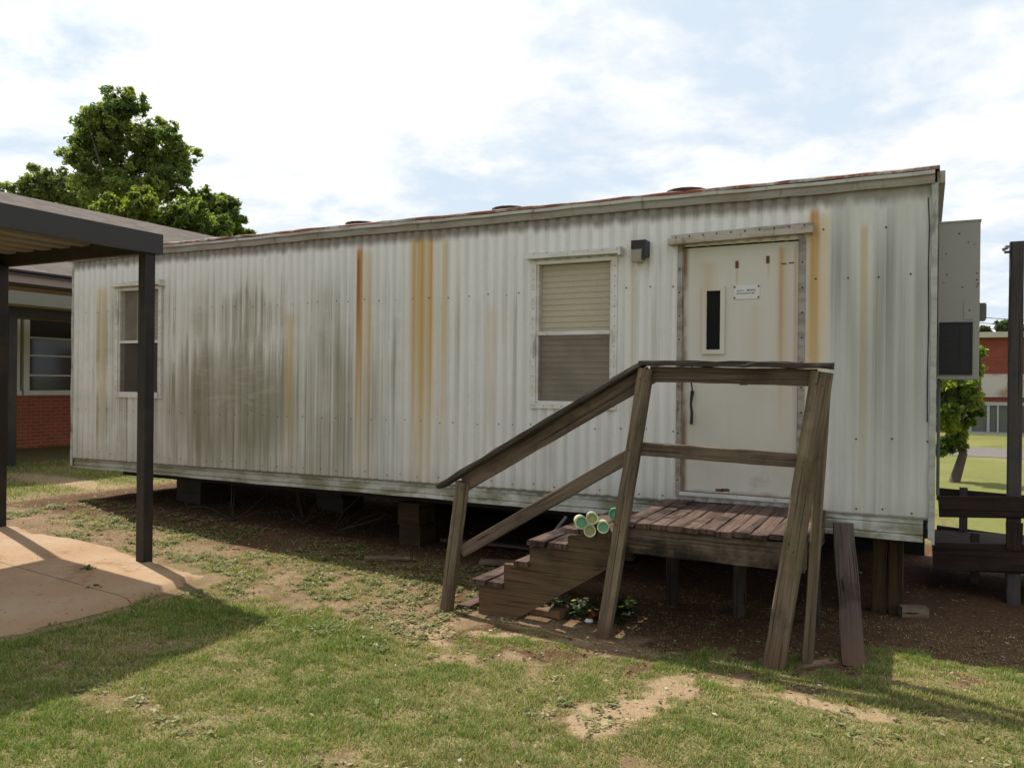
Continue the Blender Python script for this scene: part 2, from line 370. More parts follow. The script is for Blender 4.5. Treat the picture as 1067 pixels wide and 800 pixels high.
VENTM = simple('roof_vent_rust', (.035, .020, .016), .5, 14, dirt=(.09, .035, .022))
def make_door():
    m = Mat('door_cream', .5, 0, .35); p = m.pos(); X, Y, Z = m.xyz()
    st = m.noise(m.map(p, (8, 0, .5)), 1, 6, .6); bl = m.noise(p, 2.2, 5)
    c = m.mix(st, (.50, .48, .415), (.58, .56, .49))
    c = m.mix(m.ma('MULTIPLY', m.step(bl, .45, .7), .35), c, (.44, .40, .31))
    def run(xc, w, ztop, zlen, k, col, c):
        dx = m.ma('DIVIDE', m.ma('SUBTRACT', X, xc), w); g = m.ma('POWER', 2.718, m.ma('MULTIPLY', m.ma('MULTIPLY', dx, dx), -1))
        t = m.ma('MULTIPLY', m.step(Z, ztop, ztop-.05), m.step(Z, ztop-zlen, ztop-zlen*.2))
        return m.mix(m.ma('MULTIPLY', m.ma('MULTIPLY', g, t), k), c, col)
    O = (.42, .24, .07)
    for a in [(-1.005, .018, 2.84, 1.6, .75, O), (-.985, .05, 2.84, 1.9, .35, O), (-.90, .012, 2.84, 1.9, .5, O), (-1.34, .008, 2.68, .25, .5, O), (-1.10, .008, 2.72, .2, .45, O), (-1.56, .06, 2.75, 1.2, .3, O), (-1.2, .05, 2.4, 1.2, .15, O)]: c = run(*a, c)
    c = m.mix(m.ma('MULTIPLY', m.step(m.ma('ADD', Z, m.ma('MULTIPLY', bl, .12)), .985, .92), .9), c, (.13, .06, .025))
    c = m.mix(m.ma('MULTIPLY', m.step(X, -1.71, -1.755), m.step(bl, .35, .6)), c, (.22, .11, .05))
    c = m.mix(m.ma('MULTIPLY', m.step(m.noise(p, 3.1, 5, .6), .55, .68), m.step(Z, 1.25, 1.05, 0, .5)), c, (.30, .30, .24))
    m.color(c); m.bump(m.noise(p, 30, 3), .08, .004); return m.m
DOOR = make_door()
RUSTHOLE = simple('rust_spot', (.11, .045, .02), .4, 30)
def glass(name, col, rough=.06):
    m = Mat(name, rough, 0, .5); p = m.pos(); m.color(m.mix(m.noise(p, 3, 5), tuple(x*.7 for x in col), tuple(x*1.2 for x in col))); return m.m
DARKGLASS = glass('dark_glass', (.008, .008, .008), .35)
DARKGLASS.node_tree.nodes['Principled BSDF'].inputs['Specular IOR Level'].default_value = .08
def make_pane(name, tint, alpha, rough):
    m = Mat(name, rough, 0, .5); p = m.pos()
    m.color(m.mix(m.noise(p, 5, 6, .65), tint, tuple(x*1.5 for x in tint)))
    tr = m.n('ShaderNodeBsdfTransparent'); mx = m.n('ShaderNodeMixShader')
    grime = m.ma('MULTIPLY_ADD', m.step(m.noise(m.map(p, (3, 3, 5)), 1, 5), .4, .75), .15, alpha)
    m.lk(grime, mx.inputs[0]); m.lk(tr.outputs[0], mx.inputs[1]); m.lk(m.b.outputs[0], mx.inputs[2]); m.lk(mx.outputs[0], m.out.inputs[0])
    return m.m
PANE = make_pane('pane_dusty', (.30, .27, .20), .34, .35)
SCREENPANE = make_pane('insect_screen', (.07, .06, .046), .52, .6)
def make_blind(name, col):
    m = Mat(name, .6, 0, .2); X, Y, Z = m.xyz()
    w = m.ma('FRACT', m.ma('MULTIPLY', Z, 1/.052))
    c = m.mix(m.step(w, .86, .98), col, tuple(x*.62 for x in col))
    c = m.mix(m.ma('MULTIPLY', m.noise(m.map(m.pos(), (2, 2, 9)), 1, 4), .4), c, tuple(x*.75 for x in col))
    m.color(c); return m.m
BLIND = make_blind('blind_tan', (.72, .63, .46))
BLINDG = make_blind('blind_grey', (.34, .31, .25))
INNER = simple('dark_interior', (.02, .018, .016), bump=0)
BLACKPL = simple('black_plastic', (.018, .018, .018), .3, 20, rough=.4)
LENS = simple('cloudy_lens', (.26, .23, .18), .25, 20, rough=.25)
def make_ac():
    m = Mat('ac_metal', .5, 0, .35); p = m.pos()
    c = m.mix(m.noise(p, 3, 5), (.27, .255, .235), (.33, .315, .29))
    c = m.mix(m.step(m.noise(p, 22, 2), .70, .74), c, (.06, .05, .04))
    m.color(c); return m.m
ACM = make_ac()
GRILLE = simple('ac_grille_black', (.012, .012, .013), .4, 10, rough=.4)
GREYBOX = simple('grey_steel', (.10, .105, .10), .2, 8, rough=.5)
PLATE = simple('sign_white', (.60, .585, .57), .06, 8, rough=.4, bump=0)
INK = simple('sign_ink', (.11, .10, .14), bump=0)
WPOST = wood('wood_post', (.052, .038, .025), (.225, .172, .115), (.11, .10, .045), splash=True)
WRAIL = wood('wood_rail', (.048, .034, .025), (.175, .13, .095))
WCAP = wood('wood_cap', (.022, .018, .015), (.085, .07, .056))
WDECK = wood('wood_deck', (.028, .017, .013), (.155, .100, .078), blotch=1.0)
WRIM = wood('wood_rim', (.035, .025, .018), (.17, .125, .09), blotch=.95)
WSTR = wood('wood_stringer', (.05, .032, .018), (.15, .098, .055), (.12, .085, .042), splash=True)
WPLANK = wood('wood_plank_dark', (.030, .020, .016), (.12, .088, .072), splash=True)
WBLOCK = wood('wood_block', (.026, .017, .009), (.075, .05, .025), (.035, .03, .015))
WRAMP = wood('wood_ramp', (.016, .010, .008), (.05, .032, .026), blotch=.3)
WRAMP2 = wood('wood_ramp_post', (.045, .038, .036), (.09, .08, .076), blotch=.3)
WSCRAP = wood('wood_scrap', (.10, .07, .045), (.24, .18, .12))
BRONZE = simple('bronze_paint', (.021, .018, .0165), .35, 5, rough=.5, dirt=(.04, .03, .024))
BRONZE2 = simple('bronze_fascia', (.040, .037, .037), .2, 3, rough=.55)
PANTAN = simple('deck_pan_tan', (.18, .168, .142), .15, 2, rough=.6)
PIPE = simple('pipe_cream', (.52, .56, .36), .2, 12, rough=.4, dirt=(.25, .24, .13), dscale=9)
PIPEG = simple('pipe_green', (.13, .36, .20), .25, 12, rough=.4)
PIPEG2 = simple('pipe_olive', (.30, .31, .13), .3, 12, rough=.5)
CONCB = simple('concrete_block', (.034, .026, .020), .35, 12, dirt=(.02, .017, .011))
BRICKC = simple('clay_paver', (.20, .11, .07), .35, 14, dirt=(.12, .09, .05))
STEEL = simple('chassis_steel', (.02, .016, .014), .4, 6)
TWIG = simple('dry_twig', (.05, .04, .03), .4, 30)
WHITEP = simple('paper_white', (.72, .72, .72), .1, 20)
REDP = simple('litter_red', (.30, .06, .02), .4, 20)
CABLE = simple('cable_black', (.02, .02, .02), bump=0)

# ------------------------------------------------------------------ ground sheet
def axis(lo, hi, stp, far):
    a = np.arange(lo, hi+1e-6, stp); g = []; d = stp; x = hi
    while x < far: d = min(d*1.28, 60); x += d; g.append(x)
    g2 = []; d = stp; x = lo
    while x > -far: d = min(d*1.28, 60); x -= d; g2.append(x)
    return np.array(g2[::-1]+list(a)+g)
def np_mesh(name, verts, faces, mats, cols=None, loops=4, smooth=False):
    me = bpy.data.meshes.new(name); nv, nf = len(verts), len(faces)
    me.vertices.add(nv); me.vertices.foreach_set('co', np.asarray(verts, np.float32).ravel())
    if isinstance(faces, np.ndarray):
        k = faces.shape[1]; me.loops.add(nf*k); me.polygons.add(nf)
        me.loops.foreach_set('vertex_index', faces.astype(np.int32).ravel())
        me.polygons.foreach_set('loop_start', np.arange(0, nf*k, k, dtype=np.int32))
        me.polygons.foreach_set('loop_total', np.full(nf, k, np.int32))
    me.update(calc_edges=True)
    if cols is not None:
        for nm, arr in cols.items():
            if arr.ndim == 2:
                at_ = me.color_attributes.new(nm, 'FLOAT_COLOR', 'POINT')
                c4 = np.ones((nv, 4), np.float32); c4[:, :3] = arr; at_.data.foreach_set('color', c4.ravel())
            else:
                at_ = me.attributes.new(nm, 'FLOAT', 'POINT'); at_.data.foreach_set('value', arr.astype(np.float32))
    for q in mats: me.materials.append(q)
    if smooth: me.polygons.foreach_set('use_smooth', np.ones(nf, bool))
    me.validate()
    o = bpy.data.objects.new(name, me); COL.objects.link(o); return o

gxs = axis(-10.5, 1.6, .045, 900); gys = axis(-5.0, 3.4, .045, 900)
GX, GY = np.meshgrid(gxs, gys, indexing='ij')
fx_, fy_ = GX.ravel(), GY.ravel()
gg, tt, n1, n2 = fields(fx_, fy_)
zz = ground_z(fx_, fy_)+(1-gg)*(vnoise(fx_, fy_, 9, 31, 3)-.5)*.018+gg*.0
nx, ny = len(gxs), len(gys)
idx = np.arange(nx*ny).reshape(nx, ny)
gf = np.stack([idx[:-1, :-1].ravel(), idx[1:, :-1].ravel(), idx[1:, 1:].ravel(), idx[:-1, 1:].ravel()], 1)
def make_ground():
    m = Mat('soil_and_lawn', .95, 0, .1); p = m.pos(); X, Y, Z = m.xyz()
    g = m.attr('grass_cover'); t = m.attr('sand_and_lit_soil')
    n = m.noise(p, 3.5, 8, .65); nf = m.noise(p, 45, 5, .7); nm = m.noise(p, 12, 6, .65)
    red = m.mix(nm, (.046, .026, .015), (.145, .080, .043))
    sand = m.mix(nm, (.20, .135, .078), (.39, .29, .185))
    soil = m.mix(m.step(m.ma('MULTIPLY_ADD', n, .4, m.ma('MULTIPLY', t, .8)), .35, .75), red, sand)
    soil = m.mix(m.ma('MULTIPLY', m.step(nf, .52, .72), .6), soil, (.09, .06, .035))
    soil = m.mix(m.ma('MULTIPLY', m.step(m.noise(p, 30, 3, .6), .64, .70), .7), soil, (.42, .35, .25))
    thatch = m.mix(m.step(m.noise(p, 75, 5, .75), .35, .68), (.055, .058, .018), (.29, .235, .115))
    gl = m.noise(m.map(p, (1, 1, 1)), .35, 6, .6)
    farl = m.mix(m.noise(p, 6, 8, .75), (.085, .105, .025), (.20, .20, .065))
    farl = m.mix(m.step(gl, .45, .65), farl, (.18, .17, .065))
    fm = m.step(m.ma('ABSOLUTE', m.ma('SUBTRACT', Y, -1.0)), 4.5, 6.0)
    thatch = m.mix(fm, thatch, farl)
    f = m.step(m.ma('ADD', g, m.ma('MULTIPLY', m.ma('SUBTRACT', nm, .5), .8)), .25, .7)
    m.color(m.mix(f, soil, thatch))
    m.bump(m.ma('ADD', m.ma('MULTIPLY', nf, .7), nm), .6, .02); return m.m
ground = np_mesh('ground', np.stack([fx_, fy_, zz], 1), gf, [make_ground()], {'grass_cover': gg, 'sand_and_lit_soil': tt}, smooth=True)
tag(ground, 'worn lawn with bare reddish soil and sandy patches', 'ground', kind='structure')

# concrete pad under the walkway roof: top follows the ground, rough buried edge
def make_slab():
    m = Mat('dusty_concrete', .9, 0, .15); p = m.pos(); X, Y, Z = m.xyz()
    n = m.noise(p, 2.2, 7, .6); f = m.noise(p, 40, 4, .6)
    c = m.mix(n, (.30, .19, .108), (.385, .27, .17))
    c = m.mix(m.ma('MULTIPLY', m.step(f, .5, .75), .35), c, (.26, .16, .09))
    c = m.mix(m.ma('MULTIPLY', m.step(m.noise(p, 1.3, 7, .65), .46, .62), .4), c, (.40, .31, .22))
    c = m.mix(m.ma('MULTIPLY', m.step(m.noise(m.map(p, (1, 1, 1), (5, 2, 0)), 2.1, 8, .7), .52, .66), .7), c, (.22, .12, .06))
    c = m.mix(m.ma('MULTIPLY', m.step(m.noise(p, 26, 3, .6), .62, .68), .6), c, (.16, .10, .055))
    m.color(c); m.bump(m.ma('MULTIPLY_ADD', f, .5, n), .25, .006); return m.m
SLAB = make_slab()
def slab(name, x0, x1, y0, y1, stp, label):
    xs = np.linspace(x0, x1, int((x1-x0)/stp)); ys = np.linspace(y0, y1, int((y1-y0)/stp)); A, B = np.meshgrid(xs, ys, indexing='ij'); a, b = A.ravel(), B.ravel()
    z = .24*sst(-a, 3.0, 9.0)+.06*sst(-a, 9, 13)-.03*sst(-b, 1.5, 4)*sst(-a, 3, 7)+.036
    edge = np.minimum.reduce([a-x0, x1-a]+([y1-b] if y1 > -2 else [b-y0]))
    if y1 > -2: edge = np.minimum(edge, .45-np.hypot(np.maximum(a-(x1-.45), 0), np.maximum(b-(y1-.45), 0)))
    wob = (vnoise(a, b, 2.2, 77, 5, .65)-.5)*.34
    z = z-.09*(1-sst(edge+wob, .02, .10))
    i = np.arange(len(a)).reshape(len(xs), len(ys))
    fc = np.stack([i[:-1, :-1].ravel(), i[1:, :-1].ravel(), i[1:, 1:].ravel(), i[:-1, 1:].ravel()], 1)
    o = np_mesh(name, np.stack([a, b, z], 1), fc, [SLAB], smooth=True)
    tag(o, label, 'path', kind='structure'); return o
slab('concrete_path', -9.2, -5.22, -9.5, -2.414, .05, 'dusty clay covered concrete path, nearer pour')
slab('concrete_path', -9.2, -5.22, -2.408, -1.5, .0504, 'dusty clay covered concrete path, far end pour')

# far footpath across the right lawn
fp = MB(); fp.box(-8, 40, 17.0, 20.6, -.1, .012)
ASPH = simple('old_asphalt', (.13, .115, .10), .25, 5)
tag(fp.build('footpath', ASPH), 'grey path crossing the sunny lawn behind', 'path', kind='structure')

# ------------------------------------------------------------------ trailer
TX0, TX1, TZ0, TZ1 = -9.5, .05, .745, 3.21
TW = 3.05
trailer = thing('mobile_office_trailer', 'long weathered white corrugated trailer with rust streaks raised on piers', 'trailer', (-4.7, 1.5, gz(-4.7, 1.5)))
SX0, SZ_L, SZ_R = TX0, .745, .80
def skirt_top(x): return SZ_L+(SZ_R-SZ_L)*(x-TX0)/(TX1-TX0)
# openings (x0,x1,z0,z1)
W1 = (-3.085, -2.375, 1.575, 2.815); W2 = (-8.63, -7.93, 1.575, 2.815); DR = (-1.775, -.865, .875, 2.865)
OPEN = [W1, W2, DR]
def prof(x):
    """rib relief of the siding (metres outward is -y)"""
    if x > -.74:
        p = .2; t = ((x+.02) % p)/p
        r = .010*np.exp(-((t-.5)/.13)**2)+.004*np.exp(-((t-.02)/.06)**2)
    else:
        p = .1016; t = (x % p)/p
        r = .018*(0.5+.5*math.tanh(4.5*(math.cos(2*math.pi*t)+.3)))*(.88+.12*math.sin(x*31))
    return -(r)+.006*(float(vnoise(np.array([x]), np.array([.3]), 1.1, 41, 3)[0])-.5)
def siding_sheet(a0, a1, z0f, z1, openings, wallfn, name, parent, screws=True, stp=.0127):
    xs = list(np.arange(a0, a1, stp))+[a1]
    for o in openings: xs += [o[0], o[1]]
    xs = sorted(set(round(x, 4) for x in xs))
    base = [0, .12, .25, .37, .5, .62, .75, .87, 1]
    b = MB()
    pr = [prof(x) for x in xs]
    zsrow = sorted(set([round(q, 4) for o in openings for q in (o[2], o[3])]))
    grid = []
    for x in xs:
        z0 = z0f(x); zs = sorted([z0]+[z for z in zsrow if z > z0+.01]+[z1]+[z0+(z1-z0)*q for q in base[1:-1]]) if False else [z0]+[z for z in zsrow]+[z1]
        grid.append(zs)
    for i in range(len(xs)-1):
        xm = (xs[i]+xs[i+1])/2
        for k in range(len(grid[i])-1):
            zm = (grid[i][k]+grid[i][k+1])/2
            if any(o[0] < xm < o[1] and o[2] < zm < o[3] for o in openings): continue
            q = [(xs[i], pr[i], grid[i][k]), (xs[i+1], pr[i+1], grid[i+1][k]), (xs[i+1], pr[i+1], grid[i+1][k+1]), (xs[i], pr[i], grid[i][k+1])]
            b.face([wallfn(*c) for c in q])
    if screws:
        for zr, pitch_, x_lo in [(2.55, .19, a0), (1.37, .2, a0), (.845, .2, a0), (2.92, .38, -.8)]:
            x = x_lo+.11
            while x < a1-.05:
                xx = x+random.uniform(-.04, .04); zz_ = zr+random.uniform(-.012, .012)
                if not any(o[0]-.06 < xx < o[1]+.06 and o[2]-.06 < zz_ < o[3]+.06 for o in openings):
                    b.disc(wallfn(xx, prof(xx)-.005, zz_), V(wallfn(0, -1, 0))-V(wallfn(0, 0, 0)), .0075, 6, 1)
                x += pitch_*random.choice([1, 1, 1.05])
    o = b.build(name, [SIDING, SCREW], parent, smooth=True)
    return o
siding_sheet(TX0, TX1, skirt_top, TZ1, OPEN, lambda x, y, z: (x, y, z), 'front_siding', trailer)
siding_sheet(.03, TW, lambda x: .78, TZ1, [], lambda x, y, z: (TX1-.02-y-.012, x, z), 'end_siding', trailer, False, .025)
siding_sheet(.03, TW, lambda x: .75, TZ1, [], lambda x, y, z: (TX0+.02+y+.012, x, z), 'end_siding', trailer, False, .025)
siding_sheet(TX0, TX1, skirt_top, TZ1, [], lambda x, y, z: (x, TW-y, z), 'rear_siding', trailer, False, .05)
# floor, chassis
b = MB(); b.box(TX0+.03, TX1-.03, .04, TW-.04, .66, .73)
b.build('floor', INNER, trailer)
b = MB()
for y in (.62, 2.3): b.box(TX0+.2, TX1-.2, y-.05, y+.05, .50, .655)
b.build('chassis_beam', STEEL, trailer)
# belly skirt: a ribbed band, sagging a little to the right end
b = MB(); xs = np.arange(TX0-.012, TX1+.025, .1)
rows = [(1.0, .012), (.98, .008), (.74, .004), (.70, .014), (.64, .002), (.32, .0), (.28, .012), (.22, -.004), (.02, -.006), (0, .02)]
def sk(x, t, dy):
    zt = skirt_top(x)+.012; zb = .635-.004*math.sin(x*1.7)+.002*math.sin(x*7.1)
    return (x, dy+.003*math.sin(x*4.3+t*2), zb+(zt-zb)*t)
for i in range(len(xs)-1):
    for (t0, d0), (t1, d1) in zip(rows[:-1], rows[1:]):
        b.face([sk(xs[i], t0, d0), sk(xs[i+1], t0, d0), sk(xs[i+1], t1, d1), sk(xs[i], t1, d1)])
b.build('belly_skirt', SKIRT, trailer)
b = MB(); b.bar((TX1+.004, -.02, .71), (TX1+.004, TW, .71), .16, .016); b.bar((TX0-.004, 0, .69), (TX0-.004, TW, .69), .12, .016)
b.bar((TX0, TW+.01, .69), (TX1, TW+.01, .69), .12, .016)
b.build('end_skirt', SKIRT, trailer)
b = MB(); b.box(-6.4, .0, TW-.10, TW-.06, gz(-3, 3)-.05, .64); b.build('rear_light_block', INNER, trailer)  # unseen panel, added to keep the space under the trailer dark
# corner trims
for x in (TX1, TX0):
    s = 1 if x > -1 else -1; b = MB(); n = 24
    prev = None
    for i in range(n+1):
        z = .66+(3.2-.66)*i/n; w = .028+.005*math.sin(i*1.9); dy = -.020-.004*math.sin(i*.8+1)
        cur = [(x-s*w, -.013, z), (x-s*w, dy, z), (x+s*.012, dy, z), (x+s*.012, .04, z)]
        if prev:
            for k in range(3): b.face([prev[k], prev[k+1], cur[k+1], cur[k]])
        prev = cur
    b.build('corner_trim', CORNER, trailer)
# torn sealant strips hanging at the right corner
b = MB(); zz0 = [(3.10, -.006), (2.9, .004), (2.6, .000), (2.2, .006), (1.8, .001), (1.5, .004)]
for a0, a1 in zip(zz0[:-1], zz0[1:]): b.bar((TX1-.046+a0[1], -.025, a0[0]), (TX1-.046+a1[1], -.025, a1[0]), .009, .004, (1, 0, 0))
b.build('torn_seal', BLACKPL, trailer)
# eave trim: J-rail along the top of the front wall
b = MB(); xs = np.arange(TX0-.06, TX1+.09, .12)
er = [(3.196, -.015), (3.196, -.040), (3.212, -.044), (3.218, -.034), (3.252, -.036), (3.258, -.060), (3.284, -.060), (3.290, .02)]
for i in range(len(xs)-1):
    for k in range(len(er)-1):
        w0 = .004*math.sin(xs[i]*2.1)+.002*math.sin(xs[i]*11); w1 = .004*math.sin(xs[i+1]*2.1)+.002*math.sin(xs[i+1]*11)
        b.face([(xs[i], er[k][1], er[k][0]+w0), (xs[i+1], er[k][1], er[k][0]+w1), (xs[i+1], er[k+1][1], er[k+1][0]+w1), (xs[i], er[k+1][1], er[k+1][0]+w0)])
for xe in (xs[0], xs[-1]): b.face([(xe, e[1], e[0]) for e in er])
b.build('eave_trim', EAVE, trailer, smooth=False)
for xe in (TX1+.03, TX0-.03):
    b = MB(); b.bar((xe, -.005, 3.243), (xe, TW, 3.243), .085, .05); b.build('end_eave_trim', EAVE, trailer)
# roof: low crown with a rolled rusty edge standing a little above the trim
b = MB(); xs = np.arange(TX0-.05, TX1+.08, .13)
rr = [(-.050, 3.290), (-.046, 3.312), (-.02, 3.322), (.10, 3.338), (.6, 3.38), (1.5, 3.42), (2.5, 3.38), (3.08, 3.30)]
def rp(x, k): return (x, rr[k][0], rr[k][1]+(.003*math.sin(x*5.3)+.002*math.sin(x*13.1+1)+random.uniform(-.003, .003))*(1 if 0 < k < 4 else .2))
G = [[rp(x, k) for k in range(len(rr))] for x in xs]
for i in range(len(xs)-1):
    for k in range(len(rr)-1): b.face([G[i][k], G[i+1][k], G[i+1][k+1], G[i][k+1]])
for g in (G[0], G[-1]): b.face(g+[(g[-1][0], 3.08, 3.2), (g[0][0], 0, 3.2)])
roof = b.build('roof', ROOF, trailer)
for px in (378, 532, 716):
    d = at(px, 230, 1)-EYE; t = (.5-EYE.y)/d.y; x = EYE.x+d.x*t
    b = MB(); b.tube([(x, .5, 3.33), (x, .5, 3.395), (x, .5, 3.41)], .15, 14)
    b.tube([(x, .5, 3.405), (x, .5, 3.435)], .185, 14); b.build('roof_vent', VENTM, roof)

def window(W, blindlo, nm):
    x0, x1, z0, z1 = W; w = thing_part('window', ((x0+x1)/2, 0, z0))
    fr = MB(); t = .048; yo, yi = -.034, .02
    fr.box(x0-t, x0, yo, yi, z0-t, z1+.01); fr.box(x1, x1+t, yo, yi, z0-t, z1+.01)
    fr.box(x0+.001, x1-.001, yo+.002, yi, z0-t, z0-.004); fr.box(x0+.001, x1-.001, yo+.002, yi, z1-.02, z1+.01)
    fr.box(x0, x0+.02, -.018, .05, z0, z1-.02); fr.box(x1-.02, x1, -.018, .05, z0, z1-.02); fr.box(x0+.02, x1-.02, -.018, .05, z0-.004, z0+.018)
    for x in (x0-t*.55, x1+t*.55):                               # rivets
        z = z0-.02
        while z < z1: fr.disc((x, yo-.002, z), (0, -1, 0), .005, 6, 1); z += .085
    x = x0
    while x < x1: fr.disc((x, yo, z0-.026), (0, -1, 0), .005, 6, 1); x += .085
    fo = fr.build('frame', [FRAME, SCREW], w)
    ms = MB(); zm = z0+.612; ms.box(x0+.02, x1-.02, -.022, .012, zm-.016, zm+.016); ms.build('meeting_rail', FRAME, w)
    hd = MB(); hd.bar((x0-.085, -.05, z1+.046), (x1+.085, -.05, z1+.046), .036, .075, (0, 0, 1)); hd.bar((x0-.08, -.022, z1+.07), (x1+.08, -.022, z1+.072), .03, .02)
    hd.box(x1+.07, x1+.092, -.092, -.01, z1+.012, z1+.082)
    x = x0-.03
    while x < x1+.06: hd.disc((x, -.034, z1+.074), (0, -1, 0), .006, 6, 1); x += .13
    hd.build('head_flashing', [FRAME, SCREW], w)
    p = MB(); p.face([(x0+.02, .004, zm), (x1-.02, .004, zm), (x1-.02, .004, z1-.02), (x0+.02, .004, z1-.02)]); po = p.build('upper_pane', PANE, w)
    p = MB(); p.face([(x0+.02, -.006, z0+.018), (x1-.02, -.006, z0+.018), (x1-.02, -.006, zm), (x0+.02, -.006, zm)]); p.build('lower_screen', SCREENPANE, w)
    bl = MB(); bx0 = x0+.0 if nm == 1 else x0+.22; z = z1-.02; 
    while z > z0+(0 if blindlo is None else blindlo)+.03:
        bl.face([(bx0, .066, z), (x1, .066, z), (x1, .060, z-.05), (bx0, .060, z-.05)]); z -= .0505
    bl.build('blind', BLIND if nm == 1 else BLINDG, w)
    bx = MB(); e = .02
    bx.face([(x0-e, .5, z0-e), (x1+e, .5, z0-e), (x1+e, .5, z1+e), (x0-e, .5, z1+e)])
    bx.face([(x0-e, .02, z0-e), (x0-e, .5, z0-e), (x0-e, .5, z1+e), (x0-e, .02, z1+e)]); bx.face([(x1+e, .02, z0-e), (x1+e, .5, z0-e), (x1+e, .5, z1+e), (x1+e, .02, z1+e)])
    bx.face([(x0-e, .02, z0-e), (x1+e, .02, z0-e), (x1+e, .5, z0-e), (x0-e, .5, z0-e)]); bx.face([(x0-e, .02, z1+e), (x1+e, .02, z1+e), (x1+e, .5, z1+e), (x0-e, .5, z1+e)])
    bx.build('reveal', INNER, w)
    return w
def thing_part(name, loc):
    o = bpy.data.objects.new(name, None); COL.objects.link(o); o.parent = trailer; o.location = V(loc)-world_loc(trailer); o.empty_display_size = .1; return o
w1 = window(W1, None, 1); w2 = window(W2, .62, 2)
w1['label'] = 'window with tan blinds closed behind dusty glass'; w2['label'] = 'dark far window partly hidden by the canopy post'
# door
x0, x1, z0, z1 = DR
b = MB(); b.box(x0+.012, x1-.012, -.008, .035, z0+.012, z1-.012)
door = None
VX0, VX1, VZ0, VZ1 = -1.575, -1.465, 2.03, 2.50
b = MB()
for a in [(x0+.012, VX0, z0+.012, z1-.012), (VX1, x1-.012, z0+.012, z1-.012), (VX0, VX1, z0+.012, VZ0), (VX0, VX1, VZ1, z1-.012)]:
    xa, xb, za, zb = a; b.face([(xa, -.008, za), (xb, -.008, za), (xb, -.008, zb), (xa, -.008, zb)])
    b.face([(xa, .035, za), (xb, .035, za), (xb, .035, zb), (xa, .035, zb)])
for (cx, cz) in ((-1.34, 2.70), (-1.105, 2.725)): b.box(cx-.012, cx+.012, -.014, -.0085, cz-.028, cz+.028, 1)
for (cx, cz) in ((-.985, 2.685), (-.93, 2.69)): b.box(cx-.018, cx+.018, -.011, -.0085, cz-.005, cz+.005, 1)
for (cx, cz) in ((-1.41, .915), (-1.46, .910), (-1.28, 1.76)): b.box(cx-.03, cx+.03, -.010, -.0085, cz-.010, cz+.012, 1)
door = b.build('door', [DOOR, RUSTHOLE], trailer)
b = MB()
for a in [(VX0-.035, VX0, VZ0-.035, VZ1+.035), (VX1, VX1+.035, VZ0-.035, VZ1+.035), (VX0, VX1, VZ0-.035, VZ0), (VX0, VX1, VZ1, VZ1+.035)]: b.box(a[0], a[1], -.026, .0, a[2], a[3])
b.build('vision_frame', DOOR, door)
b = MB(); b.box(VX0, VX1, -.006, .0, VZ0, VZ1); b.build('vision_pane', DARKGLASS, door)
b = MB(); sx0, sx1, sz0, sz1 = -1.362, -1.165, 2.425, 2.535; b.box(sx0, sx1, -.013, -.009, sz0, sz1)
for cx, cz in ((sx0+.006, sz0+.012), (sx0+.006, sz1-.012), (sx1-.008, sz0+.012), (sx1-.008, sz1-.012)): b.box(cx-.006, cx+.006, -.016, -.0135, cz-.006, cz+.006, 2)
def scrawl(xa, xb, z, h):                    # lettering too faint to read: small strokes
    x = xa
    while x < xb:
        w = random.uniform(.005, .009); b.box(x, x+w*.4, -.0142, -.0134, z-h/2, z+h/2, 1)
        b.box(x+w*.4, x+w, -.0142, -.0134, z+random.choice([-1, 0, 1])*h*.35-.0015, z+random.choice([0, .3])*h+.0015, 1); x += w+.0028
scrawl(-1.335, -1.305, 2.492, .013); scrawl(-1.288, -1.280, 2.492, .013); scrawl(-1.262, -1.195, 2.494, .013); scrawl(-1.345, -1.205, 2.470, .011)
b.build('sign_plate', [PLATE, INK, SCREW], door)
b = MB(); pts = [(-1.685, -.03, 1.93), (-1.69, -.04, 1.78), (-1.678, -.035, 1.70), (-1.69, -.035, 1.60), (-1.682, -.03, 1.52), (-1.686, -.03, 1.43)]
b.tube(pts[:3], .006, 6); b.tube([pts[2], (-1.683, -.035, 1.66), pts[3]], .016, 7, r1=.010); b.tube(pts[3:], .009, 6, r1=.013)
b.build('pull_strap', BLACKPL, door)
b = MB()
b.box(x0-.036, x0+.004, -.036, .05, z0-.02, z1+.01); b.box(x1-.004, x1+.040, -.036, .05, z0-.02, z1+.01)
b.box(x0+.005, x0+.012, -.02, .05, z0, z1); b.box(x1-.012, x1-.005, -.02, .05, z0, z1)
for xx in (x0-.018, x1+.02):
    z = z0+.1
    while z < z1: b.disc((xx, -.0375, z), (0, -1, 0), .008, 6, 1); z += .19
b.build('door_frame', [JAMB, SCREW], trailer)
b = MB(); b.bar((x0-.10, -.06, z1+.035), (x1+.095, -.06, z1+.055), .045, .09); b.bar((x0-.09, -.028, z1+.075), (x1+.095, -.028, z1+.095), .05, .02)
x = x0-.05
while x < x1+.08: b.disc((x, -.04, z1+.08+.02*(x-x0)/(x1-x0)), (0, -1, 0), .008, 6, 1); x += .11
b.build('door_head_flashing', [HEAD, SCREW], trailer)
b = MB(); b.box(x0, x1, -.05, .04, z0-.02, z0+.006); b.build('door_sill', FRAME, trailer)
b = MB(); b.box(x0-.02, x1+.02, .05, .06, z0-.02, z1+.02); b.build('door_backing', INNER, trailer)
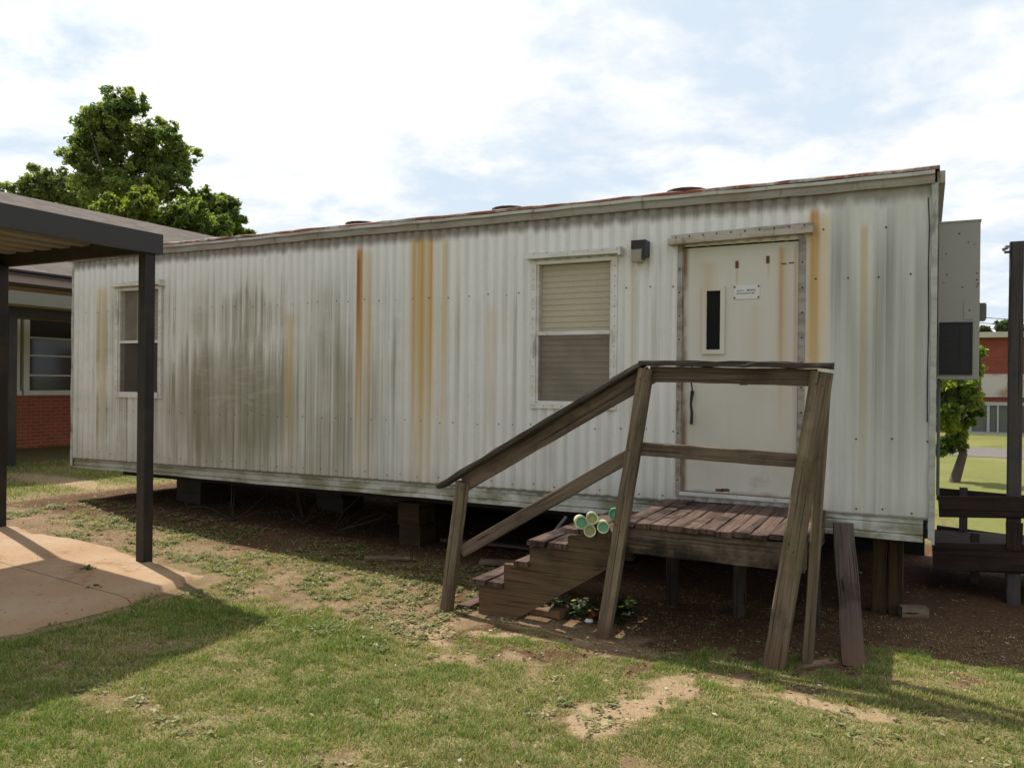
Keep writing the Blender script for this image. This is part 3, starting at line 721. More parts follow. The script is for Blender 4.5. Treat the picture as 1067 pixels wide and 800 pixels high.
# wall light
lx, lz = -2.115, 2.86
lt = thing_part('wall_light', (lx, 0, lz-.1))
b = MB(); b.box(lx-.062, lx+.062, -.055, -.008, lz-.055, lz+.07); b.prism([(lx+.03, lz-.085), (lx+.062, lz-.055), (lx+.062, lz+.07), (lx+.03, lz+.07)], -.13, -.056)
b.box(lx-.062, lx+.03, -.128, -.056, lz+.0, lz+.07); b.build('housing', BLACKPL, lt)
b = MB(); b.prism([(lx-.058, lz-.105), (lx+.024, lz-.105), (lx+.028, lz-.002), (lx-.062, lz-.002)], -.122, -.030); b.build('lens', LENS, lt)
# wall-hung air conditioner on the end wall
ay0, ay1, ax0, ax1, az0, az1 = .6, 1.62, .075, .355, 1.815, 3.03
ac = thing_part('air_conditioner', (ax0, ay0, az0))
b = MB(); b.box(ax0, ax1, ay0, ay1, az0+.012, az1-.012)
b.box(ax0-.004, ax1+.006, ay0-.006, ay1+.006, az1-.012, az1); b.box(ax0-.004, ax1+.006, ay0-.006, ay1+.006, az0, az0+.012)
for cx, cz in ((ax1-.02, 2.52), (ax1-.02, 2.57), (ax1-.02, 2.62), (ax0+.06, 2.62), (ax0+.05, 2.78), (ax0+.14, 2.93), (ax0+.2, 2.86)): b.disc((cx, ay0-.003, cz), (0, -1, 0), .006, 6, 1)
b.box(ax1-.105, ax1-.035, ay0-.005, ay0-.001, 2.27, 2.42)
b.build('cabinet', [ACM, SCREW], ac)
b = MB(); gx0, gx1, gz0, gz1 = ax0+.008, ax1-.045, az0+.03, 2.25
b.box(gx0, gx1, ay0-.006, ay0-.001, gz0, gz1)
for a in ((gx0, gx0+.012, gz0, gz1), (gx1-.012, gx1, gz0, gz1), (gx0+.012, gx1-.012, gz0, gz0+.012), (gx0+.012, gx1-.012, gz1-.012, gz1)): b.box(a[0], a[1], ay0-.014, ay0-.0065, a[2], a[3])
b.box(gx0+.14, gx0+.146, ay0-.011, ay0-.0065, gz0+.013, gz1-.013)
for i in range(10): b.box(gx0+.014, gx0+.138, ay0-.0095, ay0-.0068, gz0+.03+i*.038, gz0+.042+i*.038)
b.build('grille', GRILLE, ac)
b = MB(); b.box(ax1+.001, ax1+.045, ay0+.08, ay0+.25, 2.27, 2.40); b.box(ax1+.045, ax1+.05, ay0+.09, ay0+.24, 2.28, 2.39); b.build('disconnect_box', GREYBOX, ac)
b = MB(); b.tube([(ax0+.012, ay0+.1, az0+.02), (ax0+.012, ay0+.1, 1.2), (ax0+.012, ay0+.1, .9)], .012, 8); b.build('drain_pipe', GREYBOX, ac)

# piers under the trailer
def pier(x, y, w, d, mat, name, label, cat, layers=3, top=.5, group='piers under the trailer'):
    g = gz(x, y)-.02; b = MB(); h = (top-g)/layers
    for i in range(layers):
        jx, jy = random.uniform(-.012, .012), random.uniform(-.012, .012)
        b.box(x-w/2+jx, x+w/2+jx, y-d/2+jy, y+d/2+jy, g+h*i+.002, g+h*(i+1)-.002)
    o = b.build(name, mat, loc=(x, y, g)); return tag(o, label, cat, group)
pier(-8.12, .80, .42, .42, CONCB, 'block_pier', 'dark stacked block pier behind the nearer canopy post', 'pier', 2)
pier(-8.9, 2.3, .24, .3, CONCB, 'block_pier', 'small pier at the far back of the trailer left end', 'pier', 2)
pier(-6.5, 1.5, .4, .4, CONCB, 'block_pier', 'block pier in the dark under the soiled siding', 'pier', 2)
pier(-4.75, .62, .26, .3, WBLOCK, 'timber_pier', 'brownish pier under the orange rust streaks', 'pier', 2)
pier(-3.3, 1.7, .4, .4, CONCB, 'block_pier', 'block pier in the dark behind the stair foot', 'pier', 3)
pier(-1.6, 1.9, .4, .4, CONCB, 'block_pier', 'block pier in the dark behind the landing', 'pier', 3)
b = MB(); g = gz(-.2, .4)
b.bar((-.31, .42, g-.03), (-.31, .42, .60), .105, .14, (1, 0, 0), 6, .003, ch=.008); b.bar((-.195, .43, g-.03), (-.195, .43, .60), .105, .14, (1, 0, 0), 6, .003, ch=.008)
b.build('timber', WBLOCK); o = bpy.data.objects['timber']; o.name = 'timber_pier'
tag(o, 'short square brown timber post under the right trailer corner', 'pier', 'piers under the trailer')
b = MB(); b.bar((-.16, .30, g+.045), (.02, .36, g+.045), .09, .10, (0, 0, 1), 4, .004, ch=.008)
tag(b.build('wood_block', WSCRAP), 'small loose wood block beside the square timber post', 'block')

# ------------------------------------------------------------------ entry stairs with landing
st = thing('entry_stairs', 'weathered wooden landing with steps and leaning handrail at the door', 'stairs', (-1.9, -.7, gz(-1.9, -.7)))
b = MB(); n = 11; wx0, wx1 = -1.86, -.655
for i in range(n):
    xa = wx0+(wx1-wx0)*i/n; w = (wx1-wx0)/n-.005; zc = .79+random.uniform(-.004, .004)
    b.bar((xa+w/2, -1.235+random.uniform(-.02, .012), zc+random.uniform(-.003, .006)), (xa+w/2, -.055, zc+.012), w, .034, (1, 0, 0), 7, .003, ch=.006)
b.build('deck', WDECK, st)
for (p0, p1, tt_) in [((-1.86, -1.195, .685), (-.66, -1.195, .675), .04), ((-1.85, -.12, .685), (-.66, -.12, .68), .04)]:
    b = MB(); b.bar(p0, p1, .175, tt_, (0, 0, 1), 8, .003, ch=.005); b.build('rim_joist', WRIM, st)
for xx in (-1.84, -.675):
    b = MB(); b.bar((xx, -1.17, .685), (xx, -.145, .685), .17, .04, (0, 0, 1), 6, .003, ch=.005); b.build('side_joist', WRIM, st)
for xx in (-1.45, -1.05):
    b = MB(); b.bar((xx, -1.17, .69), (xx, -.145, .69), .15, .04, (0, 0, 1), 3, .002); b.build('inner_joist', WRIM, st)
for (xx, yy) in ((-1.78, -.2), (-.72, -.2), (-1.25, -.22)):
    b = MB(); b.bar((xx, yy, gz(xx, yy)-.05), (xx, yy, .60), .085, .085, (1, 0, 0), 5, .002, ch=.006); b.build('deck_leg', WCAP, st)
# leaning handrail posts
for (xt, zt, xb, yb, yt, w, t) in [(-3.10, 1.0, -3.235, -1.255, -1.245, .088, .075), (-1.675, 1.855, -1.965, -1.265, -1.25, .092, .08), (-.565, 1.835, -.835, -1.29, -1.25, .125, .085)]:
    b = MB(); b.bar((xb, yb, gz(xb, yb)-.06), (xt, yt, zt), w, t, (1, 0, 0), 14, .0022, ch=.007)
    for q, ox in ((.04, -.02), (.045, .02), (.30 if zt > 1.2 else .42, -.015), (.325 if zt > 1.2 else .46, .02), (.575, -.02), (.60, .015)):
        if q > .5 and zt < 1.2: continue
        b.disc((xt+(xb-xt)*q+ox, yt+(yb-yt)*q-t/2-.003, zt+(gz(xb, yb)-zt)*q), (0, -1, 0), .006, 6, 1)
    b.build('handrail_post', [WPOST, SCREW], st)
b = MB(); b.bar((-.655, -1.09, gz(-.65, -1.05)-.05), (-.555, -1.12, 1.83), .06, .085, (1, 0, 0), 10, .002, ch=.006); b.build('corner_post', WPOST, st)
# rails: sloping and level
b = MB(); b.bar((-3.11, -1.20, .985), (-1.66, -1.20, 1.815), .12, .038, (0, 0, 1), 10, .0025, ch=.004); b.build('top_rail', WRAIL, st)
b = MB(); b.bar((-1.66, -1.205, 1.818), (-.60, -1.205, 1.80), .105, .038, (0, 0, 1), 8, .0025, ch=.004); b.build('top_rail', WRAIL, st)
b = MB(); b.bar((-3.12, -1.21, .47), (-1.76, -1.205, 1.285), .092, .038, (0, 0, 1), 10, .0025, ch=.004); b.build('middle_rail', WRAIL, st)
b = MB(); b.bar((-1.80, -1.205, 1.312), (-.70, -1.205, 1.285), .09, .038, (0, 0, 1), 8, .0025, ch=.004); b.build('middle_rail', WRAIL, st)
b = MB(); b.bar((-3.30, -1.235, .955), (-1.69, -1.235, 1.892), .14, .034, (0, 1, 0), 16, .004, ch=.006); b.build('handrail_cap', WCAP, st)
b = MB(); b.bar((-1.715, -1.235, 1.893), (-.505, -1.235, 1.872), .14, .036, (0, 1, 0), 14, .005, ch=.006); b.build('handrail_cap', WCAP, st)
# stringers and treads
TR = [(-3.02, -2.765, .255), (-2.765, -2.555, .43), (-2.555, -2.26, .592), (-2.26, -1.87, .705)]
def stringer(y0, y1):
    g = gz(-2.7, y0)-.02
    poly = [(-2.98, g+.01), (-2.70, g), (-2.62, g+.045), (-1.90, .50), (-1.90, .70), (-2.26, .70-.035), (-2.26, .575), (-2.56, .575-.02), (-2.56, .41), (-2.77, .41), (-2.77, .235), (-2.98, .235)]
    b = MB(); b.prism(poly, y0, y1); b.build('stringer', WSTR, st)
stringer(-1.195, -1.155); stringer(-.34, -.30)
for i, (xa, xb, z) in enumerate(TR):
    if i == 1: xa = xb-.12
    b = MB(); w = (xb-xa)/2-.006 if i != 1 else (xb-xa)-.006
    for k in range(2 if i != 1 else 1):
        xc = xa+w/2+k*(w+.01)
        b.bar((xc-.015 if k == 0 and i != 1 else xc, -1.225, z), (xc, -.28, z+.006), w, .036, (1, 0, 0), 6, .003, ch=.006)
    b.build('tread', WDECK, st)
b = MB(); b.bar((-2.99, -1.15, .12), (-2.99, -.35, .12), .20, .03, (0, 0, 1), 4, .003); b.build('riser', WSTR, st)

# plastic pipes lying on the top step
for i, (cx, cz, mt, inner, col) in enumerate([(-2.125, .782, PIPE, PIPEG, 'left large bright green centred cream pipe end on the top step'), (-2.055, .735, PIPE, PIPEG2, 'olive hollow pipe end at the front of the pipe stack'),
                                             (-2.03, .825, PIPE, PIPEG2, 'topmost pipe end with yellowish rim in the stack'), (-1.965, .765, PIPE, PIPEG, 'right green centred pipe end next to the handrail post'), (-1.945, .832, PIPEG, PIPEG, 'dark green pipe lying behind the others on the step')]):
    y0 = -1.27-.02*(i % 3) if i < 4 else -1.1; R = .047 if i == 0 else .043
    b = MB(); n = 18; p = thing('plastic_pipe', col, 'pipe', (cx, y0, cz), 'plastic pipes on the top step')
    ax_ = V((-.375+.02*(i-2), .92, -.13)).normalized(); sx_ = ax_.cross(V((0, 0, 1))).normalized(); sz_ = sx_.cross(ax_)
    def ring(r, y): return [V((cx, y0, cz))+ax_*(y-y0)+sx_*(r*math.cos(2*math.pi*k/n))+sz_*(r*math.sin(2*math.pi*k/n)) for k in range(n)]
    prof_ = [(R*.82, y0+.10), (R*.72, y0+.02), (R*.80, y0), (R, y0), (R, y0+.08), (R*.9, y0+.10), (R*.9, y0+.45)]
    for (r0, a0), (r1, a1) in zip(prof_[:-1], prof_[1:]):
        A, B = ring(r0, a0), ring(r1, a1)
        for k in range(n): b.face([A[k], A[(k+1) % n], B[(k+1) % n], B[k]])
    b.build('pipe_wall', mt, p, smooth=False)
    b = MB(); b.face(ring(R*.78, y0+.022));  # disc across the bore, coloured for light showing through the pipe wall
    A, B = ring(R*.45, y0+.021), ring(R*.42, y0+.06)
    b.build('bore_disc', inner, p)

# leaning plank
b = MB(); b.bar((-.385, -1.03, gz(-.38, -1.03)-.01), (-.535, -.10, .735), .142, .038, (1, .1, 0), 12, .0035, ch=.005)
tag(b.build('leaning_plank', WPLANK), 'wide dark weathered plank leaning on the trailer skirt', 'plank')
# loose boards
def board(name, p0, p1, w, t, label, mat=WSCRAP, group=None, upv=(0, 0, 1)):
    b = MB(); b.bar(p0, p1, t, w, upv, 6, .003, ch=.004); return tag(b.build(name, mat), label, 'board', group)
g = gz(-3.1, -1)
board('loose_board', (-3.13, -1.17, g+.02), (-3.10, -.3, g+.02), .12, .035, 'board on the ground at the stair foot', WDECK, 'loose boards on the ground')
board('loose_board', (-4.75, -.28, gz(-4.5, -.25)+.02), (-4.38, -.05, gz(-4.3, -.1)+.025), .09, .03, 'short pale board end in front of the brownish pier', WSCRAP, 'loose boards on the ground')
board('loose_board', (-3.75, .2, gz(-3.6, .3)+.03), (-2.6, .55, gz(-3, .5)+.05), .12, .035, 'pale board lying flat under the trailer behind the stair rail', WSCRAP, 'loose boards on the ground')
board('loose_board', (-4.6, .9, gz(-4, 1)+.05), (-2.5, 1.0, gz(-3, 1)+.05), .14, .035, 'dark board lying deep under the trailer', WRIM, 'loose boards on the ground')
b = MB(); b.tube([(-2.88, -.55, .27), (-2.7, -.2, .62)], .014, 7); tag(b.build('metal_rod', GREYBOX), 'thin grey rod propped up behind the stairs', 'rod')
b = MB(); gg_ = gz(-2.5, -.95); b.bar((-2.62, -.98, gg_+.03), (-2.36, -1.0, gg_+.03), .06, .16, (0, 0, 1), 3, .004, ch=.01)
tag(b.build('clay_paver', BRICKC), 'low reddish paver on the soil beneath the stringer', 'paver')
for (x, y, s, mt, lb) in [(-2.16, -1.02, .035, WHITEP, 'crumpled white scrap in the weeds beneath the stringer'), (-2.04, -1.0, .04, WHITEP, 'crumpled white scrap touching the middle handrail post foot'), (-2.17, -.88, .06, REDP, 'rust red scrap among the weeds behind the handrail post')]:
    bm = bmesh.new(); bmesh.ops.create_icosphere(bm, subdivisions=2, radius=s)
    for v in bm.verts: v.co = v.co*random.uniform(.6, 1.15); v.co.z *= .55
    me = bpy.data.meshes.new('litter_scrap'); bm.to_mesh(me); bm.free(); me.materials.append(mt)
    o = bpy.data.objects.new('litter_scrap', me); COL.objects.link(o); o.location = (x, y, gz(x, y)+s*.4); tag(o, lb, 'litter', 'scraps of litter under the steps')

# ------------------------------------------------------------------ walkway canopy
cv = thing('walkway_canopy', 'flat dark bronze metal walkway canopy on square posts beside the trailer', 'canopy', (-7.1, -1.7, gz(-7.1, -1.7)))
CX0, CX1, CY0, CY1 = -8.36, -6.0, -9.6, -1.56
b = MB(); b.box(CX1-.06, CX1, CY0, CY1, 2.845, 3.02); b.build('side_fascia', BRONZE2, cv)
b = MB(); b.box(CX0, CX0+.06, CY0, CY1, 2.845, 3.02); b.build('side_fascia', BRONZE2, cv)
b = MB(); b.box(CX0+.061, CX1-.061, CY1-.06, CY1, 2.86, 3.018); b.build('end_fascia', BRONZE, cv)
b = MB(); b.box(CX0+.061, CX1-.061, CY0, CY0+.06, 2.86, 3.018); b.build('end_fascia', BRONZE, cv)
b = MB(); xs = []; x = CX0+.062
pat = [(0, 2.995), (.12, 2.995), (.135, 2.975), (.265, 2.975), (.28, 2.995)]
while x < CX1-.35: xs += [(x+a, z) for a, z in pat[:-1]]; x += .28
xs.append((CX1-.062, 2.995))
for (a, za), (c_, zc) in zip(xs[:-1], xs[1:]): b.face([(a, CY0+.06, za), (c_, CY0+.06, zc), (c_, CY1-.061, zc), (a, CY1-.061, za)])
for (a, za), (c_, zc) in zip(xs[:-1], xs[1:]): b.face([(a, CY0+.06, za+.012), (c_, CY0+.06, zc+.012), (c_, CY1-.061, zc+.012), (a, CY1-.061, za+.012)])
b.build('roof_pan', PANTAN, cv)
for (x, y) in ((-6.075, -1.665), (-8.24, -1.64), (-6.075, -7.2), (-8.24, -7.2)):
    b = MB(); b.bar((x, y, gz(x, y)-.06), (x, y, 2.86), .10, .10, (1, 0, 0), 1, 0, ch=.006); b.build('canopy_post', BRONZE, cv)

# ------------------------------------------------------------------ brick school building on the left
def make_brick(name, c1, c2, mort, ax=1):
    m = Mat(name, .85, 0, .2); X, Y, Z = m.xyz(); cb = m.n('ShaderNodeCombineXYZ'); m.lk((X, Y)[ax], cb.inputs[0]); m.lk(Z, cb.inputs[1])
    br = m.n('ShaderNodeTexBrick'); m.lk(cb.outputs[0], br.inputs['Vector']); br.inputs['Scale'].default_value = 1
    br.inputs['Brick Width'].default_value = .215; br.inputs['Row Height'].default_value = .072; br.inputs['Mortar Size'].default_value = .007
    br.inputs['Color1'].default_value = c1+(1,); br.inputs['Color2'].default_value = c2+(1,); br.inputs['Mortar'].default_value = mort+(1,); br.offset = .5
    c = m.mix(m.ma('MULTIPLY', m.noise(m.pos(), 2, 5), .5), br.outputs['Color'], tuple(x*.6 for x in c1)); m.color(c); return m.m
BRICK = make_brick('red_brick', (.30, .065, .035), (.36, .10, .05), (.32, .22, .17))
def make_shingle():
    m = Mat('shingle', .95, 0, .1); p = m.pos(); X, Y, Z = m.xyz()
    cb = m.n('ShaderNodeCombineXYZ'); m.lk(Y, cb.inputs[0]); m.lk(m.ma('MULTIPLY', Z, 2.4), cb.inputs[1])
    br = m.n('ShaderNodeTexBrick'); m.lk(cb.outputs[0], br.inputs['Vector']); br.inputs['Scale'].default_value = 1
    br.inputs['Brick Width'].default_value = .32; br.inputs['Row Height'].default_value = .15; br.inputs['Mortar Size'].default_value = .006
    br.inputs['Color1'].default_value = (.105, .089, .076, 1); br.inputs['Color2'].default_value = (.16, .138, .118, 1); br.inputs['Mortar'].default_value = (.07, .058, .052, 1)
    c = m.mix(m.ma('MULTIPLY', m.noise(p, 14, 5, .7), .55), br.outputs['Color'], (.09, .08, .072)); m.color(c); return m.m
SHING = make_shingle()
TANP = simple('tan_paint', (.36, .27, .17), .12, 1.5)
TANF = simple('fascia_grey_brown', (.20, .175, .165), .15, 1.2)
GRNF = simple('fascia_grey_green', (.155, .155, .125), .15, 1.2)
DARKL = simple('gutter_dark', (.03, .028, .035), .2, 4)
WINW = simple('window_white_paint', (.62, .61, .55), .1, 4)
bl = thing('brick_building', 'low red brick building with grey shingle roof left of the trailer', 'building', (-18, 6, .3))
WXX = -16.5
b = MB(); b.box(WXX-10, WXX, -6, 24, .1, 1.385); b.build('brick_base', BRICK, bl)
b = MB(); b.box(WXX-9.98, WXX-.10, -5.95, 23.95, 1.385, 3.82); b.box(WXX-.10, WXX-.004, -6, 24, 2.95, 3.815); b.build('upper_wall', TANP, bl)
b = MB(); b.face([(-15.35, -7, 3.80), (-22, -7, 6.70), (-22, 25, 6.70), (-15.35, 25, 3.80)]); b.face([(-15.35, -7, 3.72), (-22, -7, 6.62), (-22, 25, 6.62), (-15.35, 25, 3.72)])
b.face([(-22, -7, 6.70), (-28.65, -7, 3.80), (-28.65, 25, 3.80), (-22, 25, 6.70)])
rfo = b.build('roof', SHING, bl)
b = MB(); b.box(-15.38, -15.33, -7, 25, 3.55, 3.70); b.box(-16.5, -15.38, -7, 25, 3.60, 3.62); b.build('eave_fascia', TANF, bl)
b = MB(); b.box(-15.33, -15.27, -7, 25, 3.755, 3.79); b.box(-15.33, -15.27, -7, 25, 3.685, 3.72); b.build('gutter', DARKL, bl)
def bwin(y0, y1):
    w = bpy.data.objects.new('window', None); COL.objects.link(w); w.parent = bl; w.location = V((WXX, y0, 1.4))-world_loc(bl)
    b = MB(); b.box(WXX-.08, WXX+.02, y0, y0+.12, 1.48, 2.95); b.box(WXX-.08, WXX+.02, y1-.12, y1, 1.48, 2.95)
    for z in (1.80, 2.21, 2.58): b.box(WXX-.06, WXX+.012, y0+.12, y1-.12, z-.016, z+.016)
    b.build('frame', WINW, w)
    b = MB(); b.box(WXX-.085, WXX+.06, y0-.02, y1+.02, 1.387, 1.485); b.build('sill', WINW, w)
    b = MB(); b.box(WXX-.075, WXX-.03, y0+.12, y1-.12, 1.486, 2.95); b.build('pane', BGLASS, w)
BGLASS = glass('window_glass', (.045, .045, .05), .08)
bwin(.3, 3.62); bwin(3.70, 7.2)
pc = thing('building_walkway_roof', 'flat tan roofed walkway cover running along the brick building', 'walkway cover', (-13.4, 3, .3))
b = MB(); b.box(-15.9, -12.66, -5, 16, 2.90, 3.08); b.build('roof_slab', TANP, pc)
b = MB(); b.box(-12.66, -12.61, -5, 16, 2.895, 3.10); b.build('fascia', GRNF, pc)
b = MB(); b.box(-13.25, -13.13, -5, 16, 2.75, 2.90); b.build('beam', BRONZE, pc)
for y in (1.44, 5.9, 10.4):
    b = MB(); b.box(-13.26, -13.12, y-.07, y+.07, gz(-13.2, y)-.05, 2.75); b.build('walkway_post', BRONZE, pc)

# ------------------------------------------------------------------ wooden ramp at the right end
rm = thing('wooden_ramp', 'dark stained wooden ramp with tall post at the right trailer end', 'ramp', (.6, 1.6, 0))
for nm, p0, p1, w, t in [('side_board', (.10, 1.2, .745), (2.9, 1.2, .93), .172, .04), ('side_board', (.06, 1.21, .325), (2.9, 1.21, .52), .235, .04),
                         ('far_board', (.10, 2.5, .70), (2.9, 2.5, .62), .12, .04), ('far_board', (.10, 2.5, .30), (2.9, 2.5, .14), .18, .04)]:
    b = MB(); b.bar(p0, p1, w, t, (0, 0, 1), 6, .002, ch=.004); b.build(nm, WRAMP, rm)
for i in range(2):
    b = MB(); z0_, z1_ = ((.46, .65))[i], (.46, .65)[i]
b = MB(); b.bar((.06, 1.85, .335), (2.9, 1.85, .40), .04, 1.2, (0, 0, 1), 4); b.build('walking_deck', WRAMP, rm)
b = MB(); b.bar((.645, 1.26, gz(.64, 1.26)-.05), (.645, 1.26, 2.94), .10, .10, (1, 0, 0), 8, .0015, ch=.006)
po = b.build('tall_post', WRAMP2, rm)
b = MB(); b.tube([(.60, 1.24, 2.905), (.565, 1.22, 2.905)], .008, 6); b.tube([(.58, 1.22, 2.895), (.545, 1.21, 2.875)], .014, 6); b.tube([(.60, 1.24, 2.86), (.56, 1.21, 2.855)], .012, 6); b.build('hook', GREYBOX, po)
for x, y, z0_, z1_ in ((.33, 2.47, .1, .78), (.40, 1.85, .0, .45), (1.9, 1.26, 0, 1.7), (1.9, 2.45, 0, 1.6)):
    b = MB(); b.bar((x, y, z0_), (x, y, z1_), .07, .07, (1, 0, 0), 2); b.build('ramp_post', WRAMP2, rm)
b = MB(); b.bar((.645, 1.19, .66), (.645, 1.19, .44), .12, .03, (1, 0, 0), 2, taper=.9); b.build('bracket', WRAMP, rm)

# ------------------------------------------------------------------ far right: red building, fence, cables
rb = thing('red_school_building', 'red brick building with pale flat roof band across the lawn', 'building', (6, 34, 0))
REDB = make_brick('far_red_brick', (.24, .05, .03), (.29, .07, .04), (.24, .13, .10), 0)
b = MB(); b.box(-6, 22, 30, 42, -.1, 3.69); b.build('wall', REDB, rb)
b = MB(); b.box(-6.3, 22.3, 29.7, 42.3, 3.69, 3.90); b.build('roof_band', simple('pale_fascia', (.48, .45, .36), .1, 1), rb)
PANEL = simple('panel_stained', (.52, .49, .43), .1, 1, dirt=(.32, .20, .11), dscale=1.2)
b = MB(); b.box(1.9, 4.6, 29.93, 29.99, 1.38, 2.28); b.build('boarded_window', PANEL, rb)
b = MB(); b.box(5.6, 8.4, 29.93, 29.99, 1.38, 2.28); b.build('boarded_window', PANEL, rb)
fn = thing('slat_fence', 'grey slatted fence with pale top rail before the red building', 'fence', (3, 28, 0))
FNC = simple('fence_grey', (.11, .115, .11), .25, 2); FNP = simple('fence_pale', (.34, .35, .35), .15, 3)
b = MB()
b.box(1.0, 9, 28.02, 28.06, .05, 1.09); b.build('panel', FNC, fn)
b = MB(); b.box(.95, 9, 27.93, 28.0, 1.10, 1.22); b.box(.95, 9, 27.95, 28.0, .03, .12); b.build('rail', FNP, fn)
for i in range(9):
    b = MB(); x = 1.05+i*.42+random.uniform(-.1, .1); b.box(x, x+random.uniform(.04, .11), 27.94, 28.0, .12, 1.10); b.build('upright', FNP, fn)
for i, (py, nm) in enumerate(((323, 'topmost'), (329, 'middle'), (334, 'lowest'))):
    p0 = at(930, py-4, 26); p1 = at(1200, py+9, 26); pts = [p0+(p1-p0)*k/10-V((0, 0, .25*math.sin(math.pi*k/10))) for k in range(11)]
    b = MB(); b.tube(pts, .011, 5); tag(b.build('overhead_cable', CABLE), nm+' of three thin cables crossing the sky above the red building', 'cable', 'overhead cables')

# ------------------------------------------------------------------ foliage
def make_leaf(name, trans=.35):
    m = Mat(name, .6, 0, .25); c = m.attr('leaf_tone', 'Color')
    m.color(c); tr = m.n('ShaderNodeBsdfTranslucent'); mx = m.n('ShaderNodeMixShader'); mx.inputs[0].default_value = trans
    m.lk(m.mix(1.0, c, (1.5, 1.6, .7), 'MULTIPLY'), tr.inputs[0]); m.lk(m.b.outputs[0], mx.inputs[1]); m.lk(tr.outputs[0], mx.inputs[2]); m.lk(mx.outputs[0], m.out.inputs[0]); return m.m
LEAF = make_leaf('leaf_green', .58); BLADE = make_leaf('grass_blade', .3)
BARK = simple('bark', (.085, .065, .048), .4, 9, dirt=(.05, .04, .03))
def leaves(centres, radii, tones, n, size, seed, name, parent, squash=.85, hole=.35, loc=(0, 0, 0)):
    """small leaf faces through the volume of many clumps; each clump is broken into sprays"""
    r = np.random.default_rng(seed); C_ = np.array(centres, float); R_ = np.array(radii, float); T_ = np.array(tones, float)
    w = R_**2.2; k = r.choice(len(R_), n, p=w/w.sum())
    nsp = 26; spd = r.normal(size=(len(R_), nsp, 3)); spd /= np.linalg.norm(spd, axis=2, keepdims=True)
    spr = r.uniform(.45, 1.0, (len(R_), nsp)); sps = r.uniform(.16, .34, (len(R_), nsp))
    j = r.integers(0, nsp, n)
    ctr = spd[k, j]*spr[k, j][:, None]
    off = r.normal(size=(n, 3))*sps[k, j][:, None]*.62
    P = ctr+off; P[:, 2] *= squash
    pos = C_[k]+P*R_[k][:, None]
    nrm = P/np.maximum(np.linalg.norm(P, axis=1, keepdims=True), 1e-3)+r.normal(size=(n, 3))*.8+np.array([0, 0, .5]); nrm /= np.linalg.norm(nrm, axis=1, keepdims=True)
    a = np.cross(nrm, r.normal(size=(n, 3))); a /= np.linalg.norm(a, axis=1, keepdims=True); c = np.cross(nrm, a)
    s = size*r.uniform(.6, 1.35, n)[:, None]
    droop = nrm*s*.25
    v = np.stack([pos-a*s, pos-c*s*.5+droop*0, pos+a*s-droop, pos+c*s*.5], 1).reshape(-1, 3)-np.array(loc)
    f = np.arange(n*4).reshape(n, 4)
    sprt = r.uniform(.75, 1.3, (len(R_), nsp))
    col = T_[k]*(sprt[k, j]*r.uniform(.8, 1.2, n))[:, None]
    col = col*np.array([1, 1, 1])+np.array([.02, .012, 0])*r.random(n)[:, None]*(r.random(n) < .15)[:, None]
    o = np_mesh(name, v, f, [LEAF], {'leaf_tone': np.repeat(col, 4, 0)})
    if parent is not None: o.parent = parent
    else: o.location = loc
    return o
def tree(label, depth, px_clumps, tones, n, size, seed, base_px, trunk_r=.2, group='trees behind the roofs', zb=0., name='broadleaf_tree', thick=1.0, nb=7):
    r = random.Random(seed); base = at(base_px, 400, depth); base.z = zb
    t = thing(name, label, 'tree', base, group)
    cs = []; rs = []; ts = []
    for i, (px, py, pr) in enumerate(px_clumps):
        R = pr*depth/F_PX*.93
        for q in range(2 if pr > 14 else 1):
            dd = depth+r.uniform(-1, 1)*R*1.5*thick
            p = at(px, py, depth)+V((fw.x, fw.y, 0)).normalized()*(dd-depth)
            if depth > 20:
                for q2 in range(4):
                    th = r.uniform(0, 6.283); o_ = rt*math.cos(th)+V((0, 0, 1))*math.sin(th); cs.append(p+o_*R*r.uniform(.75, 1.1)+V((fw.x, fw.y, 0))*r.uniform(-.6, .6)*R); rs.append(R*r.uniform(.25, .42)); ts.append(tones[r.randrange(len(tones))])
            cs.append(p); rs.append(R*(.92 if q == 0 else .8)); ts.append(tones[r.randrange(len(tones))] if len(tones) > 1 else tones[0])
    leaves([tuple(c-base) for c in cs], rs, ts, n, size, seed, 'crown', t)
    b = MB(); top = sum((V(c) for c in cs), V())/len(cs)
    trunk_top = V((base.x*.6+top.x*.4, base.y*.6+top.y*.4, base.z+(top.z-base.z)*.75))
    mid = base.lerp(trunk_top, .5)+V((.15, .1, 0)); b.tube([base-V((0, 0, .1)), mid, trunk_top], trunk_r, 8, r1=trunk_r*.45)
    for c in r.sample(cs, min(nb, len(cs))): 
        s0 = base.lerp(trunk_top, r.uniform(.55, .95)); b.tube([s0, s0.lerp(V(c), .5)+V((0, 0, .1)), V(c)], trunk_r*.38, 5, r1=trunk_r*.08)
    b.build('trunk', BARK, t)
    return t
DG = [(.145, .185, .06), (.175, .21, .07), (.12, .17, .07), (.20, .23, .08)]
YG = [(.16, .19, .036), (.13, .165, .033), (.18, .20, .045)]
big = [(134, 113, 19), (118, 122, 18), (104, 128, 17), (92, 150, 20), (88, 168, 18), (110, 150, 24), (135, 140, 26), (160, 135, 16), (176, 140, 13), (181, 160, 17), (150, 165, 27), (178, 182, 20), (165, 195, 18), (120, 180, 26), (140, 200, 24), (100, 190, 22), (185, 150, 10), (85, 182, 12), (112, 110, 8), (150, 112, 11)]
tree('tall dark green broadleaf tree highest above the shingle roof', 42, big, DG, 36000, .115, 3, 140, .32, thick=.8)
